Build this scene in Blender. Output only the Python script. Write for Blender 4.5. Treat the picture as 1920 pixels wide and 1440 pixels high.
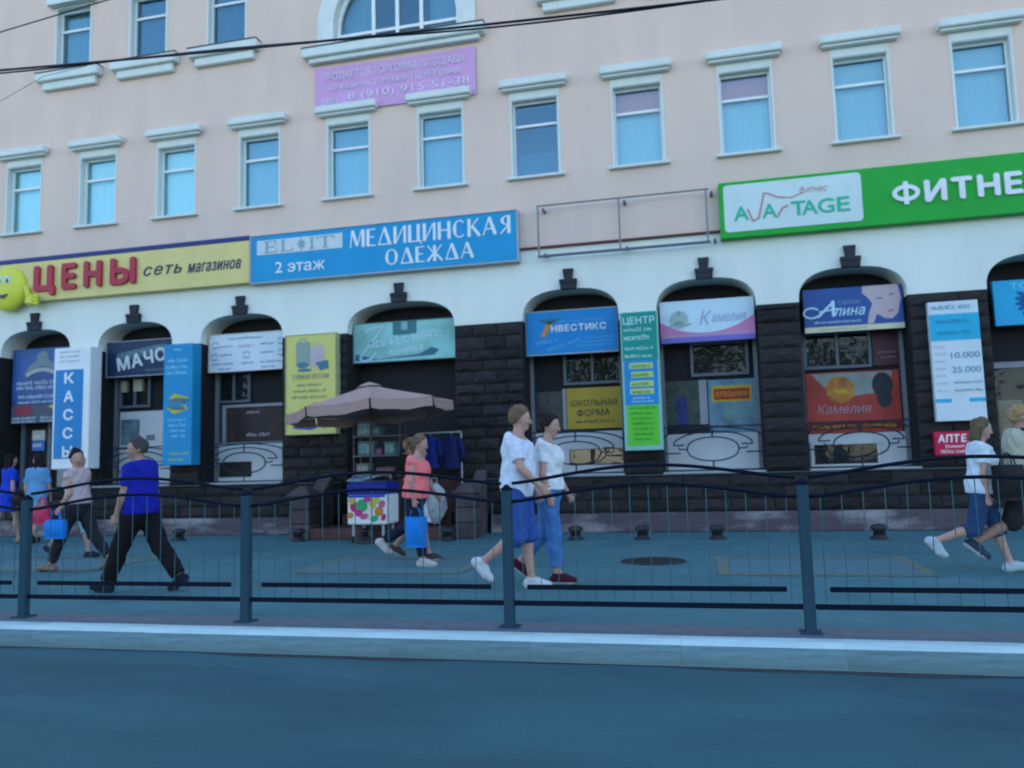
import bpy, math, random
import numpy as np
from mathutils import Vector, Matrix, Euler
from mathutils.geometry import interpolate_bezier, delaunay_2d_cdt

random.seed(7)
scene = bpy.context.scene
for o in list(bpy.data.objects):
    bpy.data.objects.remove(o, do_unlink=True)
COL = scene.collection
R = math.radians

# ------------------------------------------------------------------ camera
cam_d = bpy.data.cameras.new('camera')
cam_d.sensor_width = 36.0
cam_d.lens = 36.0 * 1500 / 1920
cam_d.clip_start = 0.05
cam_d.clip_end = 2000
cam = bpy.data.objects.new('camera', cam_d)
COL.objects.link(cam)
PITCH, ROLL, YAW = R(5.8), R(1.55), R(13.22)
cam.matrix_world = (Matrix.Translation((0, 0, 1.23)) @ Matrix.Rotation(YAW, 4, 'Z')
                    @ Matrix.Rotation(math.pi / 2 + PITCH, 4, 'X') @ Matrix.Rotation(-ROLL, 4, 'Z'))
scene.camera = cam
cam_d.dof.use_dof = True
cam_d.dof.focus_distance = 2.6
cam_d.dof.aperture_fstop = 3.6
scene.render.resolution_x, scene.render.resolution_y = 1024, 768

# ------------------------------------------------------------------ sky and sun (sun stands behind the building)
SUN_EL = R(48)
world = bpy.data.worlds.new('World')
scene.world = world
world.use_nodes = True
wn = world.node_tree.nodes
wl = world.node_tree.links
sky = wn.new('ShaderNodeTexSky')
sky.sky_type = 'NISHITA'
sky.sun_disc = False
sky.sun_elevation = SUN_EL
sky.sun_rotation = R(0)
sky.air_density = 1.0
sky.dust_density = 0.6
sky.ozone_density = 1.2
bg = wn['Background']
bg.inputs['Strength'].default_value = 0.12
wl.new(sky.outputs['Color'], bg.inputs['Color'])
sun_d = bpy.data.lights.new('sun', 'SUN')
sun_d.energy = 3.0
sun_d.angle = R(0.5)
sun_d.color = (1.0, 0.95, 0.88)
sun = bpy.data.objects.new('sun', sun_d)
COL.objects.link(sun)
sun.rotation_euler = (-(math.pi / 2 - SUN_EL), 0, 0)
sun.location = (0, 40, 40)
vs = scene.view_settings
vs.view_transform = 'Standard'
vs.look = 'None'
vs.gamma = 1
vs.exposure = 2.2
vs.use_curve_mapping = False

# ------------------------------------------------------------------ materials
MATS = {}


def mat(name, col, rough=0.7, var=0.12, scale=6.0, bump=0.0, bscale=40.0, metal=0.0, spec=0.4, rnd=0.0,
        dirt=None, dscale=1.2, dmix=0.5, stretch=None, grain=0.0):
    """procedural surface: colour broken up by noise, optional dirt patches, bump and per object variation"""
    if name in MATS:
        return MATS[name]
    m = bpy.data.materials.new(name)
    m.use_nodes = True
    nt = m.node_tree
    n, l = nt.nodes, nt.links
    b = n['Principled BSDF']
    b.inputs['Roughness'].default_value = rough
    b.inputs['Metallic'].default_value = metal
    b.inputs['Specular IOR Level'].default_value = spec
    tc = n.new('ShaderNodeTexCoord')
    vec = tc.outputs['Object']
    if stretch:
        mp = n.new('ShaderNodeMapping')
        mp.inputs['Scale'].default_value = stretch
        l.new(vec, mp.inputs['Vector'])
        vec = mp.outputs['Vector']
    no = n.new('ShaderNodeTexNoise')
    no.inputs['Scale'].default_value = scale
    no.inputs['Detail'].default_value = 5
    l.new(vec, no.inputs['Vector'])
    ramp = n.new('ShaderNodeValToRGB')
    lo = tuple(c * (1 - var) for c in col) + (1,)
    hi = tuple(min(1, c * (1 + var)) for c in col) + (1,)
    ramp.color_ramp.elements[0].position = 0.3
    ramp.color_ramp.elements[1].position = 0.7
    ramp.color_ramp.elements[0].color = lo
    ramp.color_ramp.elements[1].color = hi
    l.new(no.outputs['Fac'], ramp.inputs['Fac'])
    out = ramp.outputs['Color']
    if dirt:
        n2 = n.new('ShaderNodeTexNoise')
        n2.inputs['Scale'].default_value = dscale
        n2.inputs['Detail'].default_value = 6
        n2.inputs['Roughness'].default_value = 0.65
        l.new(vec, n2.inputs['Vector'])
        r2 = n.new('ShaderNodeValToRGB')
        r2.color_ramp.elements[0].position = 0.48
        r2.color_ramp.elements[1].position = 0.68
        r2.color_ramp.elements[1].color = (dmix, dmix, dmix, 1)
        l.new(n2.outputs['Fac'], r2.inputs['Fac'])
        mx = n.new('ShaderNodeMixRGB')
        mx.inputs['Color2'].default_value = tuple(dirt) + (1,)
        l.new(r2.outputs['Color'], mx.inputs['Fac'])
        l.new(out, mx.inputs['Color1'])
        out = mx.outputs['Color']
    if grain:
        ng = n.new('ShaderNodeTexNoise')
        ng.inputs['Scale'].default_value = 110.0
        ng.inputs['Detail'].default_value = 3
        l.new(tc.outputs['Object'], ng.inputs['Vector'])
        mg = n.new('ShaderNodeMapRange')
        mg.inputs['From Min'].default_value = 0.3
        mg.inputs['From Max'].default_value = 0.7
        mg.inputs['To Min'].default_value = 1 - grain
        mg.inputs['To Max'].default_value = 1 + grain
        l.new(ng.outputs['Fac'], mg.inputs['Value'])
        hg = n.new('ShaderNodeHueSaturation')
        l.new(mg.outputs['Result'], hg.inputs['Value'])
        l.new(out, hg.inputs['Color'])
        out = hg.outputs['Color']
    if rnd:
        oi = n.new('ShaderNodeObjectInfo')
        mr = n.new('ShaderNodeMapRange')
        mr.inputs['To Min'].default_value = 1 - rnd
        mr.inputs['To Max'].default_value = 1 + rnd
        l.new(oi.outputs['Random'], mr.inputs['Value'])
        hv = n.new('ShaderNodeHueSaturation')
        l.new(mr.outputs['Result'], hv.inputs['Value'])
        l.new(out, hv.inputs['Color'])
        out = hv.outputs['Color']
    l.new(out, b.inputs['Base Color'])
    if bump:
        nb = n.new('ShaderNodeTexNoise')
        nb.inputs['Scale'].default_value = bscale
        nb.inputs['Detail'].default_value = 4
        l.new(vec, nb.inputs['Vector'])
        bp = n.new('ShaderNodeBump')
        bp.inputs['Strength'].default_value = bump
        bp.inputs['Distance'].default_value = 0.01
        l.new(nb.outputs['Fac'], bp.inputs['Height'])
        l.new(bp.outputs['Normal'], b.inputs['Normal'])
    MATS[name] = m
    return m


def glass_mat(name, tint=(0.85, 0.93, 0.95), refl=0.2, coat=(1.0, 1.0, 1.0), ior=1.42):
    if name in MATS:
        return MATS[name]
    m = bpy.data.materials.new(name)
    m.use_nodes = True
    nt = m.node_tree
    n, l = nt.nodes, nt.links
    n.remove(n['Principled BSDF'])
    out = n['Material Output']
    tr = n.new('ShaderNodeBsdfTransparent')
    tr.inputs['Color'].default_value = tint + (1,)
    gl = n.new('ShaderNodeBsdfGlossy')
    gl.inputs['Color'].default_value = coat + (1,)
    gl.inputs['Roughness'].default_value = 0.02
    tc = n.new('ShaderNodeTexCoord')
    no = n.new('ShaderNodeTexNoise')
    no.inputs['Scale'].default_value = 1.3
    l.new(tc.outputs['Object'], no.inputs['Vector'])
    bp = n.new('ShaderNodeBump')
    bp.inputs['Strength'].default_value = 0.06
    bp.inputs['Distance'].default_value = 0.03
    l.new(no.outputs['Fac'], bp.inputs['Height'])
    l.new(bp.outputs['Normal'], gl.inputs['Normal'])
    fr = n.new('ShaderNodeFresnel')
    fr.inputs['IOR'].default_value = ior
    ad = n.new('ShaderNodeMath')
    ad.operation = 'ADD'
    ad.use_clamp = True
    ad.inputs[1].default_value = refl
    l.new(fr.outputs['Fac'], ad.inputs[0])
    mx = n.new('ShaderNodeMixShader')
    l.new(ad.outputs['Value'], mx.inputs['Fac'])
    l.new(tr.outputs['BSDF'], mx.inputs[1])
    l.new(gl.outputs['BSDF'], mx.inputs[2])
    l.new(mx.outputs['Shader'], out.inputs['Surface'])
    MATS[name] = m
    return m


def paint(name, col, rough=0.55, var=0.05, spec=0.25):
    return mat('paint_' + name, col, rough, var, 3.0, spec=spec)


def cloth_mat(name, col, var=0.12):
    return mat('cloth_' + name, col, 0.9, var, 25.0, 0.25, 160.0, spec=0.15)


# ------------------------------------------------------------------ object helpers
WLOC = {}


def tag(o, label=None, cat=None, group=None, kind=None):
    if label:
        o['label'] = label
    if cat:
        o['category'] = cat
    if group:
        o['group'] = group
    if kind:
        o['kind'] = kind
    return o


def empty(name, loc=(0, 0, 0), label=None, cat=None, group=None, parent=None, rz=0.0):
    o = bpy.data.objects.new(name, None)
    o.empty_display_size = 0.1
    COL.objects.link(o)
    w = Vector(loc)
    if parent is not None:
        o.parent = parent
        o.location = w - WLOC[parent]
    else:
        o.location = w
    o.rotation_euler = (0, 0, rz)
    WLOC[o] = w
    return tag(o, label, cat, group)


class MB:
    """collects world space faces, builds one mesh object"""

    def __init__(self):
        self.v, self.f, self.m = [], [], []

    def face(self, idx, mi=0):
        self.f.append(tuple(idx))
        self.m.append(mi)

    def add(self, vs, fs, mi=0):
        k = len(self.v)
        self.v += [tuple(p) for p in vs]
        for f in fs:
            self.face([i + k for i in f], mi)
        return self

    def box(self, x0, x1, y0, y1, z0, z1, c=0.0, mi=0):
        x0, x1 = min(x0, x1), max(x0, x1)
        y0, y1 = min(y0, y1), max(y0, y1)
        z0, z1 = min(z0, z1), max(z0, z1)
        if c <= 0:
            vs = [(x0, y0, z0), (x1, y0, z0), (x1, y1, z0), (x0, y1, z0), (x0, y0, z1), (x1, y0, z1), (x1, y1, z1), (x0, y1, z1)]
            fs = [(0, 3, 2, 1), (4, 5, 6, 7), (0, 1, 5, 4), (1, 2, 6, 5), (2, 3, 7, 6), (3, 0, 4, 7)]
            return self.add(vs, fs, mi)
        c = min(c, (x1 - x0) * .45, (y1 - y0) * .45, (z1 - z0) * .45)
        vs = []
        X, Y, Z = (x0, x1), (y0, y1), (z0, z1)
        idx = {}
        for a in (0, 1):
            for b in (0, 1):
                for d in (0, 1):
                    sx, sy, sz = (c if a == 0 else -c), (c if b == 0 else -c), (c if d == 0 else -c)
                    idx[a, b, d, 'x'] = len(vs); vs.append((X[a], Y[b] + sy, Z[d] + sz))
                    idx[a, b, d, 'y'] = len(vs); vs.append((X[a] + sx, Y[b], Z[d] + sz))
                    idx[a, b, d, 'z'] = len(vs); vs.append((X[a] + sx, Y[b] + sy, Z[d]))
        fs = []
        for a in (0, 1):
            fs.append([idx[a, 0, 0, 'x'], idx[a, 1, 0, 'x'], idx[a, 1, 1, 'x'], idx[a, 0, 1, 'x']][::(-1 if a == 0 else 1)])
            fs.append([idx[0, a, 0, 'y'], idx[1, a, 0, 'y'], idx[1, a, 1, 'y'], idx[0, a, 1, 'y']][::(1 if a == 0 else -1)])
            fs.append([idx[0, 0, a, 'z'], idx[1, 0, a, 'z'], idx[1, 1, a, 'z'], idx[0, 1, a, 'z']][::(-1 if a == 0 else 1)])
        for a in (0, 1):
            for b in (0, 1):
                s = 1 if a == b else -1
                fs.append([idx[a, b, 0, 'x'], idx[a, b, 0, 'y'], idx[a, b, 1, 'y'], idx[a, b, 1, 'x']][::-s])
                fs.append([idx[a, 0, b, 'x'], idx[a, 1, b, 'x'], idx[a, 1, b, 'z'], idx[a, 0, b, 'z']][::(s if False else (1 if a != b else -1)) * -1])
                fs.append([idx[0, a, b, 'y'], idx[1, a, b, 'y'], idx[1, a, b, 'z'], idx[0, a, b, 'z']][::(1 if a == b else -1) * -1])
        for a in (0, 1):
            for b in (0, 1):
                for d in (0, 1):
                    s = 1 if (a + b + d) % 2 == 1 else -1
                    fs.append([idx[a, b, d, 'x'], idx[a, b, d, 'y'], idx[a, b, d, 'z']][::s])
        return self.add(vs, fs, mi)

    def prism(self, pts, y0, y1, mi=0):
        """polygon of (x, z) points pushed from y0 to y1 (fan filled: keep it convex or star shaped)"""
        n = len(pts)
        vs = [(x, y0, z) for x, z in pts] + [(x, y1, z) for x, z in pts]
        fs = [tuple(range(n)), tuple(range(2 * n - 1, n - 1, -1))]
        fs += [(i, i + n, (i + 1) % n + n, (i + 1) % n) for i in range(n)]
        return self.add(vs, fs, mi)

    def bar(self, x0, z0, x1, z1, w, y0, y1, mi=0):
        """flat stroke in the facade plane"""
        d = math.hypot(x1 - x0, z1 - z0) or 1e-6
        nx, nz = -(z1 - z0) / d * w / 2, (x1 - x0) / d * w / 2
        return self.prism([(x0 + nx, z0 + nz), (x0 - nx, z0 - nz), (x1 - nx, z1 - nz), (x1 + nx, z1 + nz)], y0, y1, mi)

    def stroke(self, pts, w, y0, y1, mi=0):
        for q, (a, b) in enumerate(zip(pts[:-1], pts[1:])):
            self.bar(a[0], a[1], b[0], b[1], w, y0 - .0004 * (q % 3), y1, mi)
        return self

    def tube(self, pts, r, seg=8, cap=True, mi=0):
        pts = [Vector(p) for p in pts]
        rs = r if isinstance(r, (list, tuple)) else [r] * len(pts)
        k = len(self.v)
        up = Vector((0, 0, 1))
        for i, p in enumerate(pts):
            t = (pts[min(i + 1, len(pts) - 1)] - pts[max(i - 1, 0)]).normalized()
            a = t.cross(up)
            if a.length < 1e-3:
                a = t.cross(Vector((0, 1, 0)))
            a.normalize()
            b = a.cross(t)
            for j in range(seg):
                an = 2 * math.pi * j / seg
                self.v.append(tuple(p + (a * math.cos(an) + b * math.sin(an)) * rs[i]))
        for i in range(len(pts) - 1):
            for j in range(seg):
                q = (j + 1) % seg
                self.face((k + i * seg + j, k + i * seg + q, k + (i + 1) * seg + q, k + (i + 1) * seg + j), mi)
        if cap:
            self.face([k + j for j in range(seg)][::-1], mi)
            self.face([k + (len(pts) - 1) * seg + j for j in range(seg)], mi)
        return self

    def lathe(self, cx, cy, prof, seg=24, mi=0):
        k = len(self.v)
        for r, z in prof:
            for j in range(seg):
                an = 2 * math.pi * j / seg
                self.v.append((cx + r * math.cos(an), cy + r * math.sin(an), z))
        for i in range(len(prof) - 1):
            for j in range(seg):
                q = (j + 1) % seg
                self.face((k + i * seg + j, k + i * seg + q, k + (i + 1) * seg + q, k + (i + 1) * seg + j), mi)
        self.face([k + j for j in range(seg)][::-1], mi)
        self.face([k + (len(prof) - 1) * seg + j for j in range(seg)], mi)
        return self

    def ball(self, c, r, seg=12, rings=8, mi=0):
        rr = r if isinstance(r, (tuple, list)) else (r, r, r)
        prof = []
        k = len(self.v)
        for i in range(rings + 1):
            ph = math.pi * i / rings - math.pi / 2
            for j in range(seg):
                an = 2 * math.pi * j / seg
                self.v.append((c[0] + rr[0] * math.cos(ph) * math.cos(an), c[1] + rr[1] * math.cos(ph) * math.sin(an), c[2] + rr[2] * math.sin(ph)))
        for i in range(rings):
            for j in range(seg):
                q = (j + 1) % seg
                self.face((k + i * seg + j, k + i * seg + q, k + (i + 1) * seg + q, k + (i + 1) * seg + j), mi)
        return self

    def disc(self, cx, cz, rx, rz, y0, y1, seg=24, mi=0, rot=0.0):
        pts = []
        for j in range(seg):
            a = -2 * math.pi * j / seg
            x, z = rx * math.cos(a), rz * math.sin(a)
            pts.append((cx + x * math.cos(rot) - z * math.sin(rot), cz + x * math.sin(rot) + z * math.cos(rot)))
        return self.prism(pts, y0, y1, mi)

    def mesh(self, name, off=(0, 0, 0), mats=(), smooth=False):
        me = bpy.data.meshes.new(name)
        o = Vector(off)
        me.from_pydata([tuple(Vector(p) - o) for p in self.v], [], self.f)
        for m in mats:
            me.materials.append(m)
        if len(mats) > 1:
            me.polygons.foreach_set('material_index', self.m)
        if smooth:
            me.polygons.foreach_set('use_smooth', [True] * len(me.polygons))
        me.update()
        return me

    def build(self, name, m, parent=None, smooth=False, origin=None):
        mats = m if isinstance(m, (list, tuple)) else [m]
        w = WLOC[parent] if parent is not None else Vector(origin or (0, 0, 0))
        me = self.mesh(name, w, mats, smooth)
        o = bpy.data.objects.new(name, me)
        COL.objects.link(o)
        if parent is not None:
            o.parent = parent
        else:
            o.location = w
        WLOC[o] = w
        if name in PRINT:
            o['kind'] = 'stuff'         # small print: one part per colour
        return o


def place(name, me, parent, loc, scale=(1, 1, 1)):
    """a piece that shares mesh data"""
    o = bpy.data.objects.new(name, me)
    COL.objects.link(o)
    o.parent = parent
    o.location = Vector(loc) - WLOC[parent]
    o.scale = scale
    WLOC[o] = Vector(loc)
    return o


TXT = {}
PRINT = ('print', 'small_print', 'lettering', 'script', 'strip_print', 'dark_print', 'white_print', 'poster_print', 'notice_print', 'header_print', 'pink_print', 'red_print', 'yellow_print', 'name_lettering')


def text_geo(s, bold=0.0, shear=0.0, spacing=1.0):
    """flat glyph pieces of a string: each outer contour with its own holes, as (points, triangles, loops)"""
    key = (s, shear, spacing)
    if key in TXT:
        return TXT[key]
    cu = bpy.data.curves.new('t', 'FONT')
    cu.body = s
    cu.size = 1
    cu.shear = shear
    cu.space_character = spacing
    o = bpy.data.objects.new('t', cu)
    COL.objects.link(o)
    bpy.context.view_layer.update()
    dg = bpy.context.evaluated_depsgraph_get()
    ev = o.evaluated_get(dg)
    c2 = ev.to_curve(dg)
    loops = []
    for sp in c2.splines:
        bp = sp.bezier_points
        pts = []
        n = len(bp)
        for i in range(n):
            p, q = bp[i], bp[(i + 1) % n]
            straight = p.handle_right_type == 'VECTOR' and q.handle_left_type == 'VECTOR'
            seg = [p.co, q.co] if straight else interpolate_bezier(p.co, p.handle_right, q.handle_left, q.co, 6)
            pts += [(v.x, v.y) for v in seg[:-1]]
        cl = []
        for p in pts:
            if not cl or abs(p[0] - cl[-1][0]) + abs(p[1] - cl[-1][1]) > 1e-5:
                cl.append(p)
        if len(cl) > 2:
            loops.append(cl)
    ev.to_curve_clear()
    bpy.data.objects.remove(o)
    bpy.data.curves.remove(cu)

    # constrained triangulation of all outlines, triangles kept where the winding number is not zero
    vin, ein = [], []
    for l in loops:
        k = len(vin)
        vin += [Vector(p) for p in l]
        ein += [(k + i, k + (i + 1) % len(l)) for i in range(len(l))]
    vo, eo, fo = delaunay_2d_cdt(vin, ein, [], 0, 1e-6)[:3]
    V = np.array([(v.x, v.y) for v in vo])
    T = np.array([f for f in fo if len(f) == 3])
    C_ = V[T].mean(1)
    wn_ = np.zeros(len(T))
    for l in loops:
        A = np.array(l)
        B = np.roll(A, -1, 0)
        for p, q in zip(A, B):
            up_ = (p[1] <= C_[:, 1]) & (q[1] > C_[:, 1])
            dn_ = (p[1] > C_[:, 1]) & (q[1] <= C_[:, 1])
            cr = (q[0] - p[0]) * (C_[:, 1] - p[1]) - (C_[:, 0] - p[0]) * (q[1] - p[1])
            wn_ += (up_ & (cr > 0)).astype(int) - (dn_ & (cr < 0)).astype(int)
    T = T[wn_ != 0]
    d = (V[T[:, 1], 0] - V[T[:, 0], 0]) * (V[T[:, 2], 1] - V[T[:, 0], 1]) - (V[T[:, 1], 1] - V[T[:, 0], 1]) * (V[T[:, 2], 0] - V[T[:, 0], 0])
    T[d < 0] = T[d < 0][:, ::-1]
    tris = [tuple(int(i) for i in t) for t in T]
    es = {(t[i], t[(i + 1) % 3]) for t in tris for i in range(3)}
    rim = [e for e in es if (e[1], e[0]) not in es]
    TXT[key] = [([tuple(v) for v in V], tris, rim)]
    return TXT[key]


def text_pts(s, shear=0.0):
    return [p for q in text_geo(s, 0, shear) for p in q[0]]


def put_text(mb, s, x0, x1, z0, z1, y, th=0.006, bold=0.0, shear=0.0, rot=0.0, spacing=1.0, mi=0):
    """letters fitted into the box x0..x1, z0..z1 on the plane y, th thick towards the street; bold thickens the strokes"""
    if bold > 0:
        b = bold * (z1 - z0) * .75
        for q, (ox, oz) in enumerate(((-b, 0), (b, 0), (0, b), (0, -b), (-b * .7, b * .7), (b * .7, -b * .7))):
            put_text(mb, s, x0 + b + ox, x1 - b + ox, z0 + b + oz, z1 - b + oz, y, th + .00031 * q, 0, shear, rot, spacing, mi)
        return mb
    pieces = text_geo(s, 0.0, shear, spacing)
    allp = [p for q in pieces for p in q[0]]
    a, b = min(p[0] for p in allp), max(p[0] for p in allp)
    c, d = min(p[1] for p in allp), max(p[1] for p in allp)
    cx, cz = (x0 + x1) / 2, (z0 + z1) / 2
    for flat, tris, rim in pieces:
        P = []
        for v in flat:
            x = x0 + (v[0] - a) / (b - a) * (x1 - x0)
            z = z0 + (v[1] - c) / (d - c) * (z1 - z0)
            if rot:
                dx, dz = x - cx, z - cz
                x = cx + dx * math.cos(rot) - dz * math.sin(rot)
                z = cz + dx * math.sin(rot) + dz * math.cos(rot)
            P.append((x, z))
        n = len(P)
        V = [(x, y - th, z) for x, z in P] + [(x, y, z) for x, z in P]
        mb.add(V, list(tris) + [(e[0], e[0] + n, e[1] + n, e[1]) for e in rim], mi)
    return mb


def ring_bar(mb, x0, x1, z0, z1, y, th, w):
    """the letter Ф: an upright through an oval ring"""
    cx, cz, rx, rz = (x0 + x1) / 2, (z0 + z1) / 2, (x1 - x0) / 2, (z1 - z0) * .37
    A = np.linspace(0, 2 * math.pi, 29)
    for p, q in zip(A[:-1], A[1:]):
        mb.prism([(cx + (rx - o * w) * math.cos(t), cz + (rz - o * w) * math.sin(t)) for t, o in ((p, 0), (p, 1), (q, 1), (q, 0))][::-1], y - th, y)
    mb.box(cx - w / 2, cx + w / 2, y - th - .0006, y, z0, z1)
    return mb


def letters(s, x0, x1, z0, z1, y, th, bold, m, parent, shear=0.0, gap=.14, rot=0.0):
    """big letters, each one a part of its sign"""
    H = z1 - z0
    ws = []
    for ch in s:
        vs = [(0, 0), (1.0, 1)] if ch == 'Ф' else text_pts(ch, shear)
        full = text_pts('Н')
        cap = max(v[1] for v in full) - min(v[1] for v in full)
        ws.append((max(v[0] for v in vs) - min(v[0] for v in vs)) / (1.0 if ch == 'Ф' else cap))
    tot = sum(ws) + gap * (len(s) - 1)
    k = (x1 - x0) / tot
    cx, cz = (x0 + x1) / 2, (z0 + z1) / 2
    x = x0
    for ch, w in zip(s, ws):
        mb = MB()
        if ch == 'Ф':
            ring_bar(mb, x, x + w * k, z0 - .02 * H, z1 + .02 * H, y, th, .19 * H)
        else:
            zz = z0 - (.2 * H if ch in 'ЦЩД' else 0)
            put_text(mb, ch, x, x + w * k, zz, z1, y, th, bold, shear)
        if rot:
            mb.v = [(cx + (a - cx) * math.cos(rot) - (c - cz) * math.sin(rot), b, cz + (a - cx) * math.sin(rot) + (c - cz) * math.cos(rot)) for a, b, c in mb.v]
        mb.build('letter', m, parent)
        x += (w + gap) * k


def marks(mb, x0, x1, z0, z1, y, th=0.004, rot=0.0, fill=0.72, seed=1, mi=0):
    """a line of print too small to read: letter sized strokes grouped into words"""
    rg = random.Random(seed)
    h = z1 - z0
    x = x0
    cx, cz = (x0 + x1) / 2, (z0 + z1) / 2

    def pr(xa, za, xb, zb):
        pts = []
        for (px, pz) in ((xa, za), (xb, za), (xb, zb), (xa, zb)):
            dx, dz = px - cx, pz - cz
            pts.append((cx + dx * math.cos(rot) - dz * math.sin(rot), cz + dx * math.sin(rot) + dz * math.cos(rot)))
        mb.prism(pts, y - th, y, mi)
    while x < x1 - h * .3:
        for _ in range(rg.randint(3, 7)):
            w = h * rg.uniform(.45, .75)
            if x + w > x1:
                break
            hh = h * (1.0 if rg.random() < .25 else .78)
            s = max(h * .16, .006)
            k = rg.randint(0, 3)
            pr(x, z0, x + s, z0 + hh)
            if k in (0, 1):
                pr(x + w - s, z0, x + w, z0 + hh)
            if k in (0, 2):
                pr(x + s, z0 + hh - s, x + w - (s if k == 0 else 0), z0 + hh)
            if k in (1, 3):
                pr(x + s, z0 + hh * .45, x + w - (s if k == 1 else 0), z0 + hh * .45 + s)
            if k in (2, 3):
                pr(x + s, z0, x + w, z0 + s)
            x += w + h * .16
        x += h * .45
    return mb


def curve_plate(name, outline, holes, y0, y1, m, parent):
    """flat wall with openings: outline and holes are (x, z) loops"""
    cu = bpy.data.curves.new(name, 'CURVE')
    cu.dimensions = '2D'
    cu.fill_mode = 'BOTH'
    cu.extrude = (y1 - y0) / 2
    for lp in [outline] + holes:
        sp = cu.splines.new('POLY')
        sp.points.add(len(lp) - 1)
        for i, p in enumerate(lp):
            sp.points[i].co = (p[0], p[1], 0, 1)
        sp.use_cyclic_u = True
    o = bpy.data.objects.new('tmp', cu)
    COL.objects.link(o)
    bpy.context.view_layer.update()
    ev = o.evaluated_get(bpy.context.evaluated_depsgraph_get())
    me0 = ev.to_mesh()
    w = WLOC[parent]
    ym = (y0 + y1) / 2
    vs = [(v.co.x - w.x, ym - v.co.z - w.y, v.co.y - w.z) for v in me0.vertices]
    fs = [tuple(p.vertices) for p in me0.polygons]
    ev.to_mesh_clear()
    bpy.data.objects.remove(o)
    bpy.data.curves.remove(cu)
    me = bpy.data.meshes.new(name)
    me.from_pydata(vs, [], fs)
    me.materials.append(m)
    me.update()
    ob = bpy.data.objects.new(name, me)
    COL.objects.link(ob)
    ob.parent = parent
    WLOC[ob] = w
    return ob


def rect(x0, x1, z0, z1):
    return [(x0, z0), (x1, z0), (x1, z1), (x0, z1)]

# ================================================================== ground, road, pavement, kerb
def sheet(name, x0, x1, y0, y1, z, m, parent=None):
    mb = MB()
    mb.add([(x0, y0, z), (x1, y0, z), (x1, y1, z), (x0, y1, z)], [(0, 1, 2, 3)])
    return mb.build(name, m, parent)


M_asphalt = mat('asphalt', (0.028, 0.093, 0.108), 0.85, 0.18, 1.6, 0.6, 90.0, dirt=(0.013, 0.050, 0.074), dscale=0.55, dmix=0.9, grain=0.15, stretch=(0.35, 1.0, 1.0), spec=0.3)
M_pave = mat('paving', (0.064, 0.164, 0.178), 0.85, 0.12, 2.0, 0.3, 60.0, dirt=(0.040, 0.118, 0.145), dscale=0.6, dmix=0.8, grain=0.18, spec=0.25)
M_redpave = mat('red_paving', (0.105, 0.130, 0.150), 0.85, 0.16, 9.0, 0.3, 60.0, dirt=(0.085, 0.15, 0.17), dscale=0.8, dmix=0.6)
M_yellowpave = mat('ochre_paving', (0.135, 0.170, 0.125), 0.85, 0.15, 8.0, 0.3, 60.0, dirt=(0.08, 0.165, 0.17), dscale=1.5, dmix=0.85)
M_mauvepave = mat('mauve_paving', (0.078, 0.170, 0.192), 0.85, 0.12, 8.0, 0.3, 60.0)
M_ground = mat('far_ground', (0.055, 0.055, 0.045), 0.9, 0.2, 0.2)
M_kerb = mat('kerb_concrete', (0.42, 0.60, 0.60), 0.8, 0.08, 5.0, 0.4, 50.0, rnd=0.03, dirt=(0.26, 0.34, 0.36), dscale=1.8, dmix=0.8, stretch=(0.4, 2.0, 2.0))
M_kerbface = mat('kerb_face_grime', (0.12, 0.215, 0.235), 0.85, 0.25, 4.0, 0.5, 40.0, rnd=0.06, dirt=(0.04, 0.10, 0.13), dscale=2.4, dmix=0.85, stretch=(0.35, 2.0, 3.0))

tag(sheet('ground', -600, 600, -600, 600, -0.19, M_ground), kind='structure')
tag(sheet('road', -90, 60, -9.0, 5.66, -0.15, M_asphalt), kind='structure')
pavement = empty('pavement', (0, 5.9, 0))
pavement['kind'] = 'structure'
sheet('paving_surface', -90, 60, 5.88, 24.0, -0.004, M_pave, pavement)
sheet('border_strip', -90, 60, 5.90, 6.30, 0.0, M_redpave, pavement)
for (xa, xb) in ((-10.1, -7.9), (-5.0, -2.8), (0.1, 2.3)):
    sheet('inset_paving', xa + .12, xb - .12, 9.16, 10.50, 0.001, M_mauvepave, pavement)
    sheet('paver_band', xa, xb, 9.00, 9.14, 0.002, M_yellowpave, pavement)
    sheet('paver_band', xa, xb, 10.52, 10.68, 0.002, M_yellowpave, pavement)
    sheet('paver_band', xa, xa + .12, 9.142, 10.518, 0.003, M_yellowpave, pavement)
    sheet('paver_band', xb - .12, xb, 9.142, 10.518, 0.003, M_yellowpave, pavement)

kerb = empty('kerb', (0, 5.66, -0.15))
kerb['kind'] = 'structure'
kb = MB()
prof = [(0.0, -0.05), (0.0, 0.055), (0.008, 0.085), (0.022, 0.110), (0.042, 0.130), (0.066, 0.144), (0.095, 0.151), (0.235, 0.155), (0.235, -0.05)]
n = len(prof)
for k, x in enumerate((-0.5257, -0.522, 0.522, 0.5257)):
    ins = 0.002 if k in (0, 3) else 0.0
    kb.v += [(x, y + ins, z - ins) for y, z in prof]
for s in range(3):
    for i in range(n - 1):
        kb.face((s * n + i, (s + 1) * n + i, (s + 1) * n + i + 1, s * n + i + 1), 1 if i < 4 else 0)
kb.face(list(range(n)))
kb.face([3 * n + i for i in range(n)][::-1])
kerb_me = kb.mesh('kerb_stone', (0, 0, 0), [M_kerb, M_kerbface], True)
kerb_me.set_sharp_from_angle(angle=R(50))
rg = random.Random(3)
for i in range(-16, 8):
    place('kerb_stone', kerb_me, kerb, (i * 1.052 + 0.32, 5.66 + rg.uniform(-.0015, .0015), -0.15 + rg.uniform(-.0015, .001)))

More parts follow.
